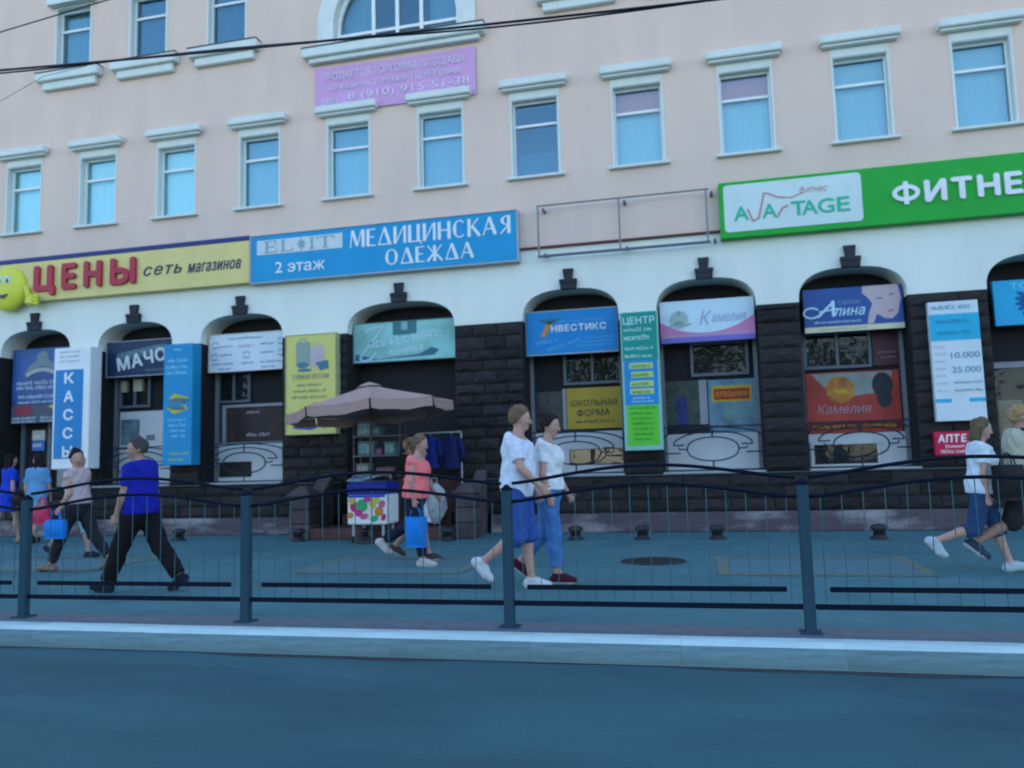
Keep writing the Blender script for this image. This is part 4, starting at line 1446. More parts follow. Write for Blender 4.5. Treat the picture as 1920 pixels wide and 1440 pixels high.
# blue sign with a pineapple-like emblem
s = empty('emblem_sign', (-2.27, SY, 3.28), 'mid blue sign with bold white letters and small orange and green emblem', 'sign')
sign_box(s, -3.13, -1.42, 3.285, 4.095, SY - .10, SY + .02, paint('emblem_blue', (0.008, 0.20, 0.48)), M_metal, .016)
yy = SY - .1005
letters('НВЕСТИКС', -2.66, -1.62, 3.70, 3.83, yy, .006, .06, M_offw, s)
MB().prism([(-2.86, 3.62), (-2.78, 3.62), (-2.64, 3.86), (-2.74, 3.87)], yy - .006, yy).build('emblem_body', paint('emblem_orange', (0.55, 0.20, 0.03)), s)
em = MB()
for k in range(5):
    em.bar(-2.70, 3.86, -2.86 + .10 * k, 3.99 - .02 * abs(k - 2), .028, yy - .006, yy)
em.build('emblem_leaves', paint('emblem_green', (0.03, 0.14, 0.10)), s)
mk = MB()
marks(mk, -2.55, -1.66, 3.87, 3.92, yy, seed=131)
marks(mk, -2.95, -2.5, 3.50, 3.57, yy, rot=R(8), seed=132)
marks(mk, -2.75, -2.1, 3.42, 3.49, yy, rot=R(16), seed=133)
for k in range(3):
    marks(mk, -2.0 - .1 * k, -1.48, 3.54 - .07 * k, 3.575 - .07 * k, yy, seed=134 + k)
mk.build('small_print', paint('emblem_print', (0.10, 0.36, 0.62)), s)

# tall green, blue and lime price column on the pier
s = empty('price_column_sign', (-1.0, 14.4, 1.43), 'tall narrow sign in teal, blue and lime green bands full of print', 'sign')
MB().box(-1.335, -.66, 14.30, 14.46, 1.43, 3.91, .008).build('frame', paint('column_rim', (0.22, 0.46, 0.40)), s)
yy = 14.2995
for nm, za, zb, c, ins in (('teal_field', 3.03, 3.90, (0.006, 0.25, 0.20), .03), ('blue_field', 2.24, 3.025, (0.012, 0.22, 0.52), .045), ('lime_field', 1.52, 2.235, (0.10, 0.50, 0.035), .06)):
    MB().box(-1.335 + ins, -.66 - ins, yy - .006, yy, za, zb).build(nm, paint('column_' + nm, c), s)
yy -= .0065
mk = MB()
put_text(mk, 'ЦЕНТР', -1.28, -.72, 3.66, 3.82, yy, .004, .02)
for k, z in enumerate((3.56, 3.40, 3.22, 3.08)):
    marks(mk, -1.27, -.74, z, z + (.085 if k in (1,) else .06), yy, seed=141 + k)
marks(mk, -1.15, -.85, 2.34, 2.38, yy, seed=147)
marks(mk, -1.18, -.80, 2.28, 2.315, yy, seed=148)
mk.build('white_print', paint('column_print_white', (0.45, 0.68, 0.68)), s)
mk = MB()
for k, z in enumerate((2.88, 2.72, 2.56, 2.42)):
    mk.box(-1.20 + .03 * (k == 1), -.78, yy - .003, yy, z, z + .105)
mk.build('yellow_patches', paint('column_print_yellow', (0.42, 0.52, 0.18)), s)
mk = MB()
for k, z in enumerate((2.90, 2.74, 2.58, 2.44)):
    marks(mk, -1.16, -.82, z, z + .06, yy - .0035, seed=151 + k)
for k in range(7):
    marks(mk, -1.22 + .012 * k, -.76 - .012 * k, 2.16 - .092 * k, 2.205 - .092 * k, yy, seed=160 + k)
mk.build('dark_print', paint('column_print_dark', (0.03, 0.24, 0.03)), s)
MB().box(-1.36, -1.27, 14.36, 14.44, 3.80, 3.88, .01).build('bracket_lamp', M_white, s)

# pink and white sign
s = empty('pink_wave_sign', (0.2, SY, 3.35), 'white sign with pink wave below, round emblem and faint lilac script', 'sign')
sign_box(s, -.64, 1.02, 3.36, 4.125, SY - .06, SY + .02, paint('wave_white', (0.52, 0.68, 0.74)))
yy = SY - .0605
up_ = [(-.64 + 1.66 * t, 3.52 + .26 * (abs(2 * t - .95)) ** 2.2) for t in np.linspace(0, 1, 25)]
wv = MB()
for a, b in zip(up_[:-1], up_[1:]):
    wv.prism([(a[0], 3.362), (b[0], 3.362), (b[0], b[1]), (a[0], a[1])], yy - .004, yy)
wv.build('pink_wave', mat('wave_pink', (0.52, 0.19, 0.36), 0.5, 0.12, 2.0), s)
MB().box(-.638, 1.018, yy - .008, yy - .0045, 3.362, 3.45).build('violet_strip', paint('wave_violet', (0.16, 0.14, 0.48)), s)
mk = MB()
marks(mk, -.55, .95, 3.462, 3.505, yy - .0045, seed=171)
mk.build('strip_print', paint('wave_print', (0.34, 0.44, 0.62)), s)
em = MB().disc(-.30, 3.78, .165, .165, yy - .007, yy - .0045)
em.build('emblem', paint('wave_emblem', (0.34, 0.44, 0.40)), s)
em = MB().disc(-.30, 3.72, .09, .035, yy - .0105, yy - .0075).stroke([(-.48, 3.66), (-.36, 3.69), (-.22, 3.66), (-.08, 3.70)], .02, yy - .0105, yy - .0075)
em.prism([(-.34, 3.86), (-.30, 3.95), (-.26, 3.86)][::-1], yy - .0105, yy - .0075)
em.build('emblem_marks', paint('wave_emblem_dark', (0.22, 0.30, 0.33)), s)
mk = MB()
put_text(mk, 'К', .06, .28, 3.66, 3.92, yy, .005, .01, .3)
put_text(mk, 'амелия', .28, .88, 3.70, 3.84, yy, .005, .006, .2)
mk.build('script', paint('wave_script', (0.34, 0.38, 0.54)), s)

# Алина
s = empty('beauty_sign', (2.66, SY, 3.38), 'deep blue beauty shop sign with white script Алина and a pale face', 'sign')
sign_box(s, 1.85, 3.47, 3.385, 4.16, SY - .06, SY + .02, mat('beauty_blue', (0.006, 0.062, 0.26), 0.45, 0.25, 1.0))
yy = SY - .0605
MB().box(1.852, 3.468, yy - .006, yy, 3.39, 3.485).build('cream_strip', paint('beauty_cream', (0.58, 0.55, 0.36)), s)
mk = MB()
marks(mk, 2.1, 2.9, 3.42, 3.46, yy - .0065, seed=181)
mk.build('strip_print', paint('beauty_print', (0.40, 0.36, 0.26)), s)
mk = MB()
put_text(mk, 'лина', 2.34, 2.86, 3.66, 3.80, yy, .006, .02, .3)
A_ = [(1.98 + .13 * math.cos(t), 3.74 + .09 * math.sin(t)) for t in np.linspace(.6, 5.6, 22)]
mk.stroke(A_, .03, yy - .006, yy)
mk.bar(2.08, 3.66, 2.36, 3.93, .04, yy - .007, yy).bar(2.34, 3.94, 2.34, 3.66, .055, yy - .008, yy).bar(2.10, 3.75, 2.40, 3.79, .025, yy - .009, yy)
marks(mk, 2.02, 2.80, 3.545, 3.585, yy, seed=183)
mk.build('script', paint('beauty_script', (0.42, 0.62, 0.68)), s)
mk = MB()
put_text(mk, 'салон', 2.42, 2.78, 3.86, 3.93, yy, .005, .01)
mk.build('small_script', paint('beauty_grey', (0.16, 0.26, 0.36)), s)
skin_p = mat('portrait_skin', (0.46, 0.37, 0.39), 0.5, 0.06, 5.0)
pf = MB().prism([(2.83, 4.155), (3.40, 4.155), (3.44, 3.92), (3.38, 3.66), (3.28, 3.56), (3.16, 3.58), (3.04, 3.66), (2.98, 3.50), (2.88, 3.50), (2.92, 3.70), (2.98, 3.84), (2.90, 3.96), (2.82, 4.04)][::-1], yy - .004, yy)
pf.build('portrait', skin_p, s)
pf = MB().disc(3.10, 3.93, .06, .012, yy - .007, yy - .0045).disc(3.29, 3.985, .045, .013, yy - .007, yy - .0045, rot=.2)
pf.build('portrait_brows', paint('portrait_dark', (0.14, 0.10, 0.14)), s)
MB().disc(3.26, 3.70, .055, .016, yy - .007, yy - .0045, rot=.3).build('portrait_lips', paint('portrait_lips', (0.34, 0.12, 0.18)), s)

# cyan sign at the right edge
s = empty('cyan_sign', (5.5, SY, 3.3), 'plain cyan sign with a dark blue fan emblem at the right edge', 'sign')
sign_box(s, 4.86, 6.25, 3.32, 4.08, SY - .06, SY + .02, paint('sign_cyan', (0.02, 0.36, 0.60)))
yy = SY - .0605
mk = MB()
put_text(mk, 'ТОВАРЫ', 5.12, 6.0, 3.92, 4.03, yy, .005, .015)
mk.build('lettering', paint('cyan_print', (0.22, 0.55, 0.68)), s)
em = MB()
for k in range(5):
    d = R(150 + 20 * k)
    em.disc(5.48 + .17 * math.cos(d), 3.72 + .17 * math.sin(d), .14, .04, yy - .005, yy, 14, rot=d)
em.build('fan_emblem', paint('cyan_dark', (0.01, 0.10, 0.26)), s)

# white tariff board on the right pier
s = empty('tariff_board', (4.1, 14.4, 1.75), 'white vertical price board with cyan header on the right granite pier', 'sign')
sign_box(s, 3.755, 4.505, 1.755, 3.73, 14.34, 14.46, paint('tariff_white', (0.56, 0.64, 0.67)))
yy = 14.3395
MB().box(3.757, 4.503, yy - .005, yy, 3.08, 3.52).build('header', paint('tariff_cyan', (0.02, 0.38, 0.58)), s)
MB().box(3.757, 4.0, yy - .005, yy, 2.06, 2.12).box(4.26, 4.503, yy - .005, yy, 2.06, 2.12).build('stripe', paint('tariff_cyan', (0.02, 0.38, 0.58)), s)
mk = MB()
marks(mk, 3.80, 4.46, 3.60, 3.67, yy, seed=191)
put_text(mk, '10.000', 4.04, 4.47, 2.78, 2.88, yy, .004, .02)
put_text(mk, '25.000', 4.04, 4.47, 2.54, 2.64, yy, .004, .02)
marks(mk, 4.06, 4.48, 2.36, 2.41, yy, seed=193)
marks(mk, 4.06, 4.48, 2.23, 2.28, yy, seed=194)
mk.build('print', paint('tariff_print', (0.14, 0.28, 0.36)), s)
mk = MB()
marks(mk, 3.86, 4.40, 3.36, 3.43, yy - .0055, seed=195)
marks(mk, 3.86, 4.40, 3.18, 3.24, yy - .0055, seed=196)
mk.build('header_print', paint('tariff_header_print', (0.03, 0.22, 0.32)), s)
mk = MB()
for k in range(7):
    marks(mk, 3.80, 3.97, 2.96 - .12 * k, 3.0 - .12 * k, yy, seed=200 + k)
mk.build('pink_print', paint('tariff_pink', (0.52, 0.44, 0.52)), s)

# red pharmacy sign
s = empty('pharmacy_sign', (4.05, 14.4, 1.2), 'small red sign reading АПТЕКА below the white price board', 'sign')
sign_box(s, 3.70, 4.46, 1.20, 1.585, 14.36, 14.46, paint('pharmacy_red', (0.50, 0.010, 0.055)))
letters('АПТЕКА', 3.75, 4.41, 1.41, 1.54, 14.3595, .006, .05, M_white, s, .1)
mk = MB()
marks(mk, 3.86, 4.30, 1.32, 1.37, 14.3595, seed=211)
marks(mk, 3.78, 4.38, 1.24, 1.285, 14.3595, seed=212)
mk.build('lettering', M_white, s)

# ================================================================== roadside railing
M_rail = paint('railing_black', (0.0045, 0.009, 0.020), 0.8, spec=0.08)
M_post = paint('railing_post', (0.026, 0.062, 0.090), 0.8, spec=0.08)
M_bal = paint('railing_bar', (0.050, 0.125, 0.150), 0.7, spec=0.1)
RY = 6.10
POSTS = [-8.19, -5.97, -3.755, -1.50, 0.68, 2.92]
plab = ['dark steel railing post just outside the left edge', 'leftmost dark railing post, in front of the two women', 'dark railing post right of the man in the blue polo shirt',
        'dark railing post in front of the couple in white T-shirts', 'dark railing post in front of the right hand white patterned basement guard', 'rightmost dark railing post beyond the man in the cream shirt']
for i, x in enumerate(POSTS):
    p = empty('railing_post', (x, RY, 0), plab[i], 'fence post', 'posts of the roadside railing')
    MB().box(x - .038, x + .038, RY - .036, RY + .036, -.01, 1.04, .006).build('shaft', M_post, p)
    MB().box(x - .075, x + .075, RY - .075, RY + .075, -.002, .012, .003).build('foot_plate', M_post, p)
    MB().lathe(x, RY, [(.046, 1.04), (.048, 1.050), (.030, 1.064), (.012, 1.082)], 14).build('finial', M_rail, p, smooth=True)
panl = ['black railing panel with two wavy top rails at the left edge', 'black railing panel with wavy top rails crossing the man in the blue polo shirt', 'black railing panel with wavy top rails in front of the woman in the salmon top',
        'black railing panel with wavy top rails between the couple and the right post', 'black railing panel with wavy top rails at the right edge']
for i in range(len(POSTS) - 1):
    xa, xb = POSTS[i] + .045, POSTS[i + 1] - .045
    p = empty('railing', ((xa + xb) / 2, RY, 0), panl[i], 'fence panel', 'panels of the roadside railing')

    def wave(x, zmid):
        t = (x - xa) / (xb - xa)
        return zmid - .115 * (1 - math.sin(math.pi * t) ** 1.3)
    for zm in (1.205, 1.065):
        pts = [(xa + (xb - xa) * t, RY, wave(xa + (xb - xa) * t, zm)) for t in np.linspace(0, 1, 29)]
        MB().tube(pts, .0130, 8).build('top_rail', M_rail, p, smooth=True)
    MB().box(xa + .10, xb - .10, RY - .010, RY + .010, .283, .318).build('lower_rail', M_rail, p)
    MB().box(xa - .001, xb + .001, RY - .012, RY + .012, .162, .198).build('bottom_rail', M_rail, p)
    n = 15
    for k in range(n):
        x = xa + (xb - xa) * (k + .5) / n
        MB().tube([(x, RY, .198), (x, RY, wave(x, 1.065) - .008)], .0036, 5, cap=False).build('bar', M_bal, p)

# ================================================================== low bollards along the shopfronts
M_boll = mat('bollard_iron', (0.020, 0.024, 0.030), 0.6, 0.2, 9.0, 0.3, 30.0)
blab = ['low dark bollard between the man in blue and the luggage board', 'low dark bollard at the left granite stair pedestal', 'low dark bollard in front of the ice cream freezer', 'low dark bollard at the right granite stair pedestal',
        'low dark bollard right of the couple in white T-shirts', 'low dark bollard below the tall green and blue price column', 'low dark bollard below the pink wave sign', 'low dark bollard below the red bread poster']
for i, (x, y) in enumerate(((-9.60, 13.3), (-7.02, 13.06), (-5.72, 13.06), (-4.25, 13.06), (-2.08, 13.1), (-1.0, 13.1), (.16, 13.05), (2.49, 12.95))):
    b = empty('low_bollard', (x, y, 0), blab[i], 'bollard', 'low bollards along the shopfronts')
    MB().lathe(x, y, [(.135, 0), (.135, .02), (.10, .035), (.085, .06)], 20).build('foot', M_boll, b)
    MB().lathe(x, y, [(.085, .0605), (.085, .13), (.12, .145), (.125, .175), (.10, .205), (.04, .222)], 20).build('head', M_boll, b, smooth=True)

# ================================================================== parasol
UX, UY = -5.50, 12.75
um = empty('parasol', (UX, UY, 0), 'large taupe octagonal market parasol over the ice cream freezer', 'parasol')
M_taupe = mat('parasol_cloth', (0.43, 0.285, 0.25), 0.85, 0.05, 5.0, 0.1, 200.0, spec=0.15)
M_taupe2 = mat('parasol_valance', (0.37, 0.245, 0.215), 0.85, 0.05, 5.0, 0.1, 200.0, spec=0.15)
UR, ZE, ZP = 1.42, 2.28, 2.70


def tilt(mb):       # the head of the parasol leans a little on its joint
    t_ = R(-4.5)
    mb.v = [(UX + (x - UX) * math.cos(t_) + (z - 2.45) * math.sin(t_), y, 2.45 - (x - UX) * math.sin(t_) + (z - 2.45) * math.cos(t_)) for x, y, z in mb.v]
    return mb


can = MB()
ang = [R(22.5 + 45 * k) for k in range(8)]
for k in range(8):
    a0, a1 = ang[k], ang[(k + 1) % 8]
    NS = 6
    base = len(can.v)
    for i in range(NS + 1):
        r = .17 + (UR - .17) * i / NS
        z = ZP - .075 - (ZP - .075 - ZE) * ((i / NS) ** .92)
        for j in range(5):
            t = j / 4
            px = r * (math.cos(a0) * (1 - t) + math.cos(a1) * t)
            py = r * (math.sin(a0) * (1 - t) + math.sin(a1) * t)
            sag = -.045 * math.sin(math.pi * t) * math.sin(math.pi * i / NS * .5)
            can.v.append((UX + px, UY + py, z + sag))
    for i in range(NS):
        for j in range(4):
            q = base + i * 5 + j
            can.face((q, q + 5, q + 6, q + 1))
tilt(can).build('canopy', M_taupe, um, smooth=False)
for k in range(8):
    a0, a1 = ang[k], ang[(k + 1) % 8]
    v = MB()
    for j in range(9):
        t = .015 + .97 * j / 8
        px = UR * (math.cos(a0) * (1 - t) + math.cos(a1) * t)
        py = UR * (math.sin(a0) * (1 - t) + math.sin(a1) * t)
        z = ZE - .045 * math.sin(math.pi * t)
        dr = .02 * math.sin(j * 2.1 + k)
        e = .97 if j in (0, 8) else 1.0
        v.v += [(UX + px, UY + py, z - .003), (UX + px * (1.0 + dr * .2), UY + py * (1.0 + dr * .2), z - .155 * e - .01 * math.sin(j * 1.7))]
    for j in range(8):
        v.face((2 * j, 2 * j + 1, 2 * j + 3, 2 * j + 2))
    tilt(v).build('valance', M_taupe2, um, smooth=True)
cap = MB()
for (r, z) in ((.23, ZP - .066), (.14, ZP - .02), (.02, ZP + .02)):
    for a_ in ang:
        cap.v.append((UX + r * math.cos(a_), UY + r * math.sin(a_), z))
for i in range(2):
    for k in range(8):
        q = (k + 1) % 8
        cap.face((i * 8 + k, i * 8 + q, (i + 1) * 8 + q, (i + 1) * 8 + k))
tilt(cap).build('vent_cap', M_taupe, um)
M_pole = paint('parasol_pole', (0.10, 0.09, 0.085), 0.4)
MB().tube([(UX, UY, .10), (UX, UY, 2.45), (UX - .015, UY, ZP - .03)], .022, 12).build('pole', M_pole, um, smooth=True)
for a_ in ang:
    tilt(MB().tube([(UX, UY, 2.50), (UX + UR * .98 * math.cos(a_), UY + UR * .98 * math.sin(a_), ZE - .012)], .008, 6)).build('rib', M_pole, um)
MB().lathe(UX, UY, [(.28, 0), (.28, .05), (.22, .085), (.05, .10), (.04, .22)], 24).build('base', M_iron, um)

# ================================================================== ice cream freezer, goods
fz = empty('ice_cream_freezer', (-5.70, 13.05, 0), 'white chest freezer with a blue lid band and bright fruit pictures on its front', 'freezer')
yf = 12.72
x0, x1 = -5.92, -5.22
MB().box(x0, x1, yf, yf + .58, .30, .80, .02).build('chest', M_white, fz)
MB().box(x0 - .01, x1 + .01, yf - .012, yf + .59, .802, 1.0, .02).build('lid_band', paint('freezer_blue', (0.012, 0.022, 0.26)), fz)
MB().box(x0 + .04, x1 - .04, yf + .03, yf + .55, 1.001, 1.03, .01).build('glass_lid', paint('freezer_lid', (0.05, 0.07, 0.16), 0.15), fz)
rgp = random.Random(5)
cols = [(0.50, 0.02, 0.12), (0.02, 0.34, 0.14), (0.50, 0.40, 0.06), (0.50, 0.03, 0.22), (0.50, 0.20, 0.03), (0.42, 0.44, 0.10), (0.48, 0.10, 0.20), (0.62, 0.58, 0.50)]
spots = [(-5.92, .60, .10, .09, 0), (-5.72, .62, .13, .11, 1), (-5.46, .66, .08, .10, 2), (-5.80, .50, .09, .06, 3), (-5.28, .52, .10, .08, 4), (-5.34, .70, .08, .06, 5), (-5.20, .64, .07, .07, 6), (-5.52, .50, .07, .12, 7), (-6.02, .46, .07, .05, 4), (-5.66, .44, .10, .05, 6), (-5.40, .40, .09, .05, 1), (-5.98, .70, .08, .05, 2), (-5.58, .72, .08, .04, 3), (-5.16, .42, .05, .06, 0)]
for q, (sx_, sz_, rx, rz, ci) in enumerate(spots):
    MB().disc(x0 + (sx_ + 6.10) * (x1 - x0), sz_, rx * .8, rz, yf - .004 - .0012 * q, yf - .0005, 18, rot=rgp.uniform(-.6, .6)).build('fruit_picture', paint('fruit_%d' % ci, cols[ci]), fz)
MB().box(x0 + .02, x1 - .02, yf - .0155, yf - .001, .755, .795).build('front_stripe', paint('freezer_stripe', (0.03, 0.05, 0.42)), fz)
for wx in (x0 + .08, x1 - .08):
    for wy in (yf + .07, yf + .5):
        MB().tube([(wx - .02, wy, .055 + .19 * 0), (wx + .02, wy, .055)], .055, 14).build('castor', M_boll, fz)
        MB().box(wx - .015, wx + .015, wy - .015, wy + .015, .10, .299).build('leg', M_metal, fz)

rk = empty('goods_rack', (-5.75, 13.95, .19), 'dark metal rack of shelves behind the freezer with boxes and papers on it', 'shelf rack')
for (px_, py_) in ((-6.25, 13.72), (-5.35, 13.72), (-6.25, 14.02), (-5.35, 14.02)):
    MB().tube([(px_, py_, .19), (px_, py_, 2.05)], .014, 6).build('upright', M_pole, rk)
for z in (.62, 1.10, 1.46, 1.82):
    MB().box(-6.27, -5.33, 13.70, 14.04, z, z + .02).build('shelf', paint('rack_shelf', (0.16, 0.18, 0.20)), rk)
goods = [('white tall carton on the top shelf of the goods rack', -6.20, -5.92, 1.84, 2.12, (0.20, 0.28, 0.31)), ('pale blue packet beside the white carton on the goods rack', -5.90, -5.74, 1.84, 2.02, (0.08, 0.18, 0.22)),
         ('teal and white box on the second shelf of the goods rack', -6.18, -5.86, 1.48, 1.74, (0.09, 0.18, 0.19)), ('pink packet on the second shelf of the goods rack', -5.84, -5.70, 1.48, 1.62, (0.16, 0.05, 0.15)),
         ('light cyan box at the right end of the second rack shelf', -5.66, -5.44, 1.48, 1.72, (0.09, 0.20, 0.23)), ('grey carton at the left end of the third rack shelf', -6.22, -5.96, 1.12, 1.34, (0.15, 0.15, 0.14)),
         ('brown low carton at the right end of the third rack shelf', -5.82, -5.46, 1.12, 1.26, (0.15, 0.08, 0.08))]
for lb, xa, xb, za, zb, c in goods:
    g = empty('goods_box', ((xa + xb) / 2, 13.86, za), lb, 'box', 'boxes on the goods rack')
    MB().box(xa, xb, 13.74, 13.98, za + .001, zb, .008).build('carton', mat('carton_%.2f_%.2f' % (c[0], c[1]), c, 0.7, 0.2, 8.0), g)
    MB().box(xa + .03, xb - .03, 13.732, 13.739, za + .05, zb - .05).build('label_print', mat('carton_lab_%.2f' % c[1], tuple(min(.7, q * 1.5 + .05) for q in c), 0.6, 0.4, 20.0), g)
    MB().box(xa + (xb - xa) * .45, xa + (xb - xa) * .55, 13.745, 13.975, zb + .0005, zb + .002).build('tape', M_offw, g)
nw = empty('newspaper_pile', (-5.80, 13.4, 1.03), 'fanned pile of blue and white magazines on the freezer lid', 'magazines')
for k in range(5):
    mb = MB()
    a = -.12 * k
    cx_, cy_ = -5.88 + .06 * k, 13.02
    w, h = .15, .11
    pts = [(cx_ + sx_ * w * math.cos(a) - sy_ * h * math.sin(a), cy_ + sx_ * w * math.sin(a) + sy_ * h * math.cos(a)) for sx_, sy_ in ((-1, -1), (1, -1), (1, 1), (-1, 1))]
    z0 = 1.031 + .008 * k
    mb.v = [(p_[0], p_[1], z0 + (.05 if q > 1 else 0)) for q, p_ in enumerate(pts)] + [(p_[0], p_[1], z0 + .006 + (.05 if q > 1 else 0)) for q, p_ in enumerate(pts)]
    for f_ in ((0, 3, 2, 1), (4, 5, 6, 7), (0, 1, 5, 4), (1, 2, 6, 5), (2, 3, 7, 6), (3, 0, 4, 7)):
        mb.face(f_)
    mb.build('magazine', mat('magazine_%d' % (k % 2), ((0.30, 0.50, 0.60), (0.05, 0.10, 0.30))[k % 2], 0.5, 0.5, 14.0), nw)
hs = empty('clothes_stand', (-4.65, 14.0, .19), 'metal clothes stand right of the goods rack under the parasol', 'clothes stand')
MB().tube([(-5.05, 13.95, 1.86), (-4.25, 13.95, 1.86)], .013, 8).build('hanging_rail', M_metal, hs)
for xx in (-5.05, -4.25):
    MB().tube([(xx, 13.95, .19), (xx, 13.95, 1.86)], .013, 8).tube([(xx, 13.78, .20), (xx, 14.08, .20)], .012, 8).build('upright', M_metal, hs)


def jacket(x, w, z0, z1, m, lb, nm='hanging_jacket', cat='jacket'):
    j = empty(nm, (x, 13.95, z1), lb, cat)
    mb = MB()
    rows = [(z1, .05), (z1 - .05, w * .42), (z1 - .12, w * .5), (z1 - .3, w * .44), (z0 + .02, w * .5), (z0, w * .5)]
    N = 20
    for (z, hw) in rows:
        for q in range(N):
            an = 2 * math.pi * q / N
            mb.v.append((x + hw * math.cos(an), 13.95 + .075 * math.sin(an) * (1 + .25 * math.sin(5 * an + z * 9)) * (.4 if z == z1 else 1), z))
    for i in range(len(rows) - 1):
        for q in range(N):
            r_ = (q + 1) % N
            mb.face((i * N + q, (i + 1) * N + q, (i + 1) * N + r_, i * N + r_))
    mb.build('body', m, j, smooth=True)
    for s_ in (-1, 1):
        MB().tube([(x + s_ * w * .42, 13.95, z1 - .07), (x + s_ * w * .60, 13.93, z1 - .30), (x + s_ * w * .58, 13.92, z0 + .12)], [.06, .055, .045], 10).build('sleeve', m, j, smooth=True)
    MB().tube([(x, 13.95, z1 - .01), (x, 13.95, z1 + .05), (x + .02, 13.95, z1 + .075)], .004, 6).build('hanger_hook', M_metal, j)


jacket(-4.84, .34, 1.22, 1.80, cloth_mat('royal', (0.012, 0.028, 0.19)), 'royal blue jacket hanging at the left of the clothes stand')
jacket(-4.44, .36, 1.20, 1.80, cloth_mat('navy_j', (0.012, 0.018, 0.085)), 'navy blue jacket hanging at the right of the clothes stand')
wb = empty('goods_bag', (-4.75, 13.9, .2), 'crumpled white plastic sack under the hanging blue jackets', 'bag')
mb = MB()
rgw = random.Random(8)
for i in range(8):
    ph = math.pi * i / 7
    for q in range(14):
        an = 2 * math.pi * q / 14
        k_ = 1 + rgw.uniform(-.16, .16)
        mb.v.append((-4.75 + .22 * k_ * math.sin(ph) * math.cos(an), 13.86 + .14 * k_ * math.sin(ph) * math.sin(an), .58 - .38 * math.cos(ph) * (1 if ph > 1.5 else 1.0)))
for i in range(7):
    for q in range(14):
        r_ = (q + 1) % 14
        mb.face((i * 14 + q, i * 14 + r_, (i + 1) * 14 + r_, (i + 1) * 14 + q))
mb.build('sack', mat('white_plastic', (0.40, 0.46, 0.48), 0.4, 0.15, 10.0), wb)
mb = MB().tube([(-4.80, 13.86, .94), (-4.80, 13.85, 1.04), (-4.70, 13.85, 1.04), (-4.70, 13.86, .94)], .012, 6)
mb.build('tied_handles', mat('white_plastic', (0.40, 0.46, 0.48), 0.4, 0.15, 10.0), wb)

# ================================================================== overhead cables above the street
M_cable = paint('cable_black', (0.006, 0.007, 0.012), 0.5)


def cable(pts, r, lb, second=None):
    o = empty('overhead_cable', pts[0], lb, 'cable', 'cables over the street')
    MB().tube(pts, r, 6).build('wire', M_cable, o, smooth=True)
    if second:
        MB().tube(second, r * .75, 6).build('wire', M_cable, o, smooth=True)
    return o


def sag(xa, xb, za, zb, s, y, n=40):
    return [(xa + (xb - xa) * t, y, za + (zb - za) * t - s * 4 * t * (1 - t)) for t in np.linspace(0, 1, n)]


main = [(x, 8.0, 5.89 + .045 * (.29 - x) + .0017 * (.29 - x) ** 2) for x in np.linspace(-26, 16, 90)]
twin = [(x, 8.04, z + .012 + .03 * math.sin(x * .9)) for x, y, z in main]
cable(main, .014, 'thick black double cable crossing the facade below the top row of windows', twin)
cable([(x, 8.0, 6.93 + .105 * (x + 8.49)) for x in np.linspace(-24, 6, 20)], .008, 'thin black cable across the top left corner')
cable([(-9.2, 8.0, 5.70), (-8.45, 8.0, 6.0), (-7.82, 8.02, 6.25), (-7.2, 8.03, 6.30)], .003, 'hair thin grey wire hanging from the thick cable at upper left')

# ================================================================== people
def nets(D, org, h):
    """surface of a signed distance grid (naive surface nets): vertices and outward quads"""
    s = D < 0
    nx, ny, nz = D.shape
    c = np.zeros((nx - 1, ny - 1, nz - 1), np.int8)
    for dx in (0, 1):
        for dy in (0, 1):
            for dz in (0, 1):
                c += s[dx:nx - 1 + dx, dy:ny - 1 + dy, dz:nz - 1 + dz]
    act = np.argwhere((c > 0) & (c < 8))
    idx = -np.ones(c.shape, np.int64)
    idx[act[:, 0], act[:, 1], act[:, 2]] = np.arange(len(act))
    V = np.zeros((len(act), 3))
    W = np.zeros(len(act))
    cs = [(a, b, d) for a in (0, 1) for b in (0, 1) for d in (0, 1)]
    val = {q: D[act[:, 0] + q[0], act[:, 1] + q[1], act[:, 2] + q[2]] for q in cs}
    for q in cs:
        for ax in range(3):
            if q[ax] == 0:
                p = list(q)
                p[ax] = 1
                p = tuple(p)
                a, b = val[q], val[p]
                m = (a < 0) != (b < 0)
                t = np.where(m, a / np.where(m, a - b, 1), 0)
                pos = np.tile(np.array(q, float), (len(act), 1))
                pos[:, ax] += t
                V += pos * m[:, None]
                W += m
    V = (V / W[:, None] + act) * h + np.array(org)
    F = []
    for ax in range(3):
        o1, o2 = [(1, 2), (2, 0), (0, 1)][ax]
        lo = [slice(None)] * 3
        hi = [slice(None)] * 3
        lo[ax] = slice(0, -1)
        hi[ax] = slice(1, None)
        a, b = s[tuple(lo)], s[tuple(hi)]
        for flip, msk in ((False, a & ~b), (True, ~a & b)):
            e = np.argwhere(msk)
            e = e[(e[:, o1] > 0) & (e[:, o2] > 0) & (e[:, o1] < D.shape[o1] - 1) & (e[:, o2] < D.shape[o2] - 1)]
            if not len(e):
                continue
            q = []
            for (d1, d2) in ((0, 0), (-1, 0), (-1, -1), (0, -1)):
                k = e.copy()
                k[:, o1] += d1
                k[:, o2] += d2
                q.append(idx[k[:, 0], k[:, 1], k[:, 2]])
            q = np.stack(q, 1)
            F.append(q[:, ::-1] if flip else q)
    return V, np.concatenate(F)


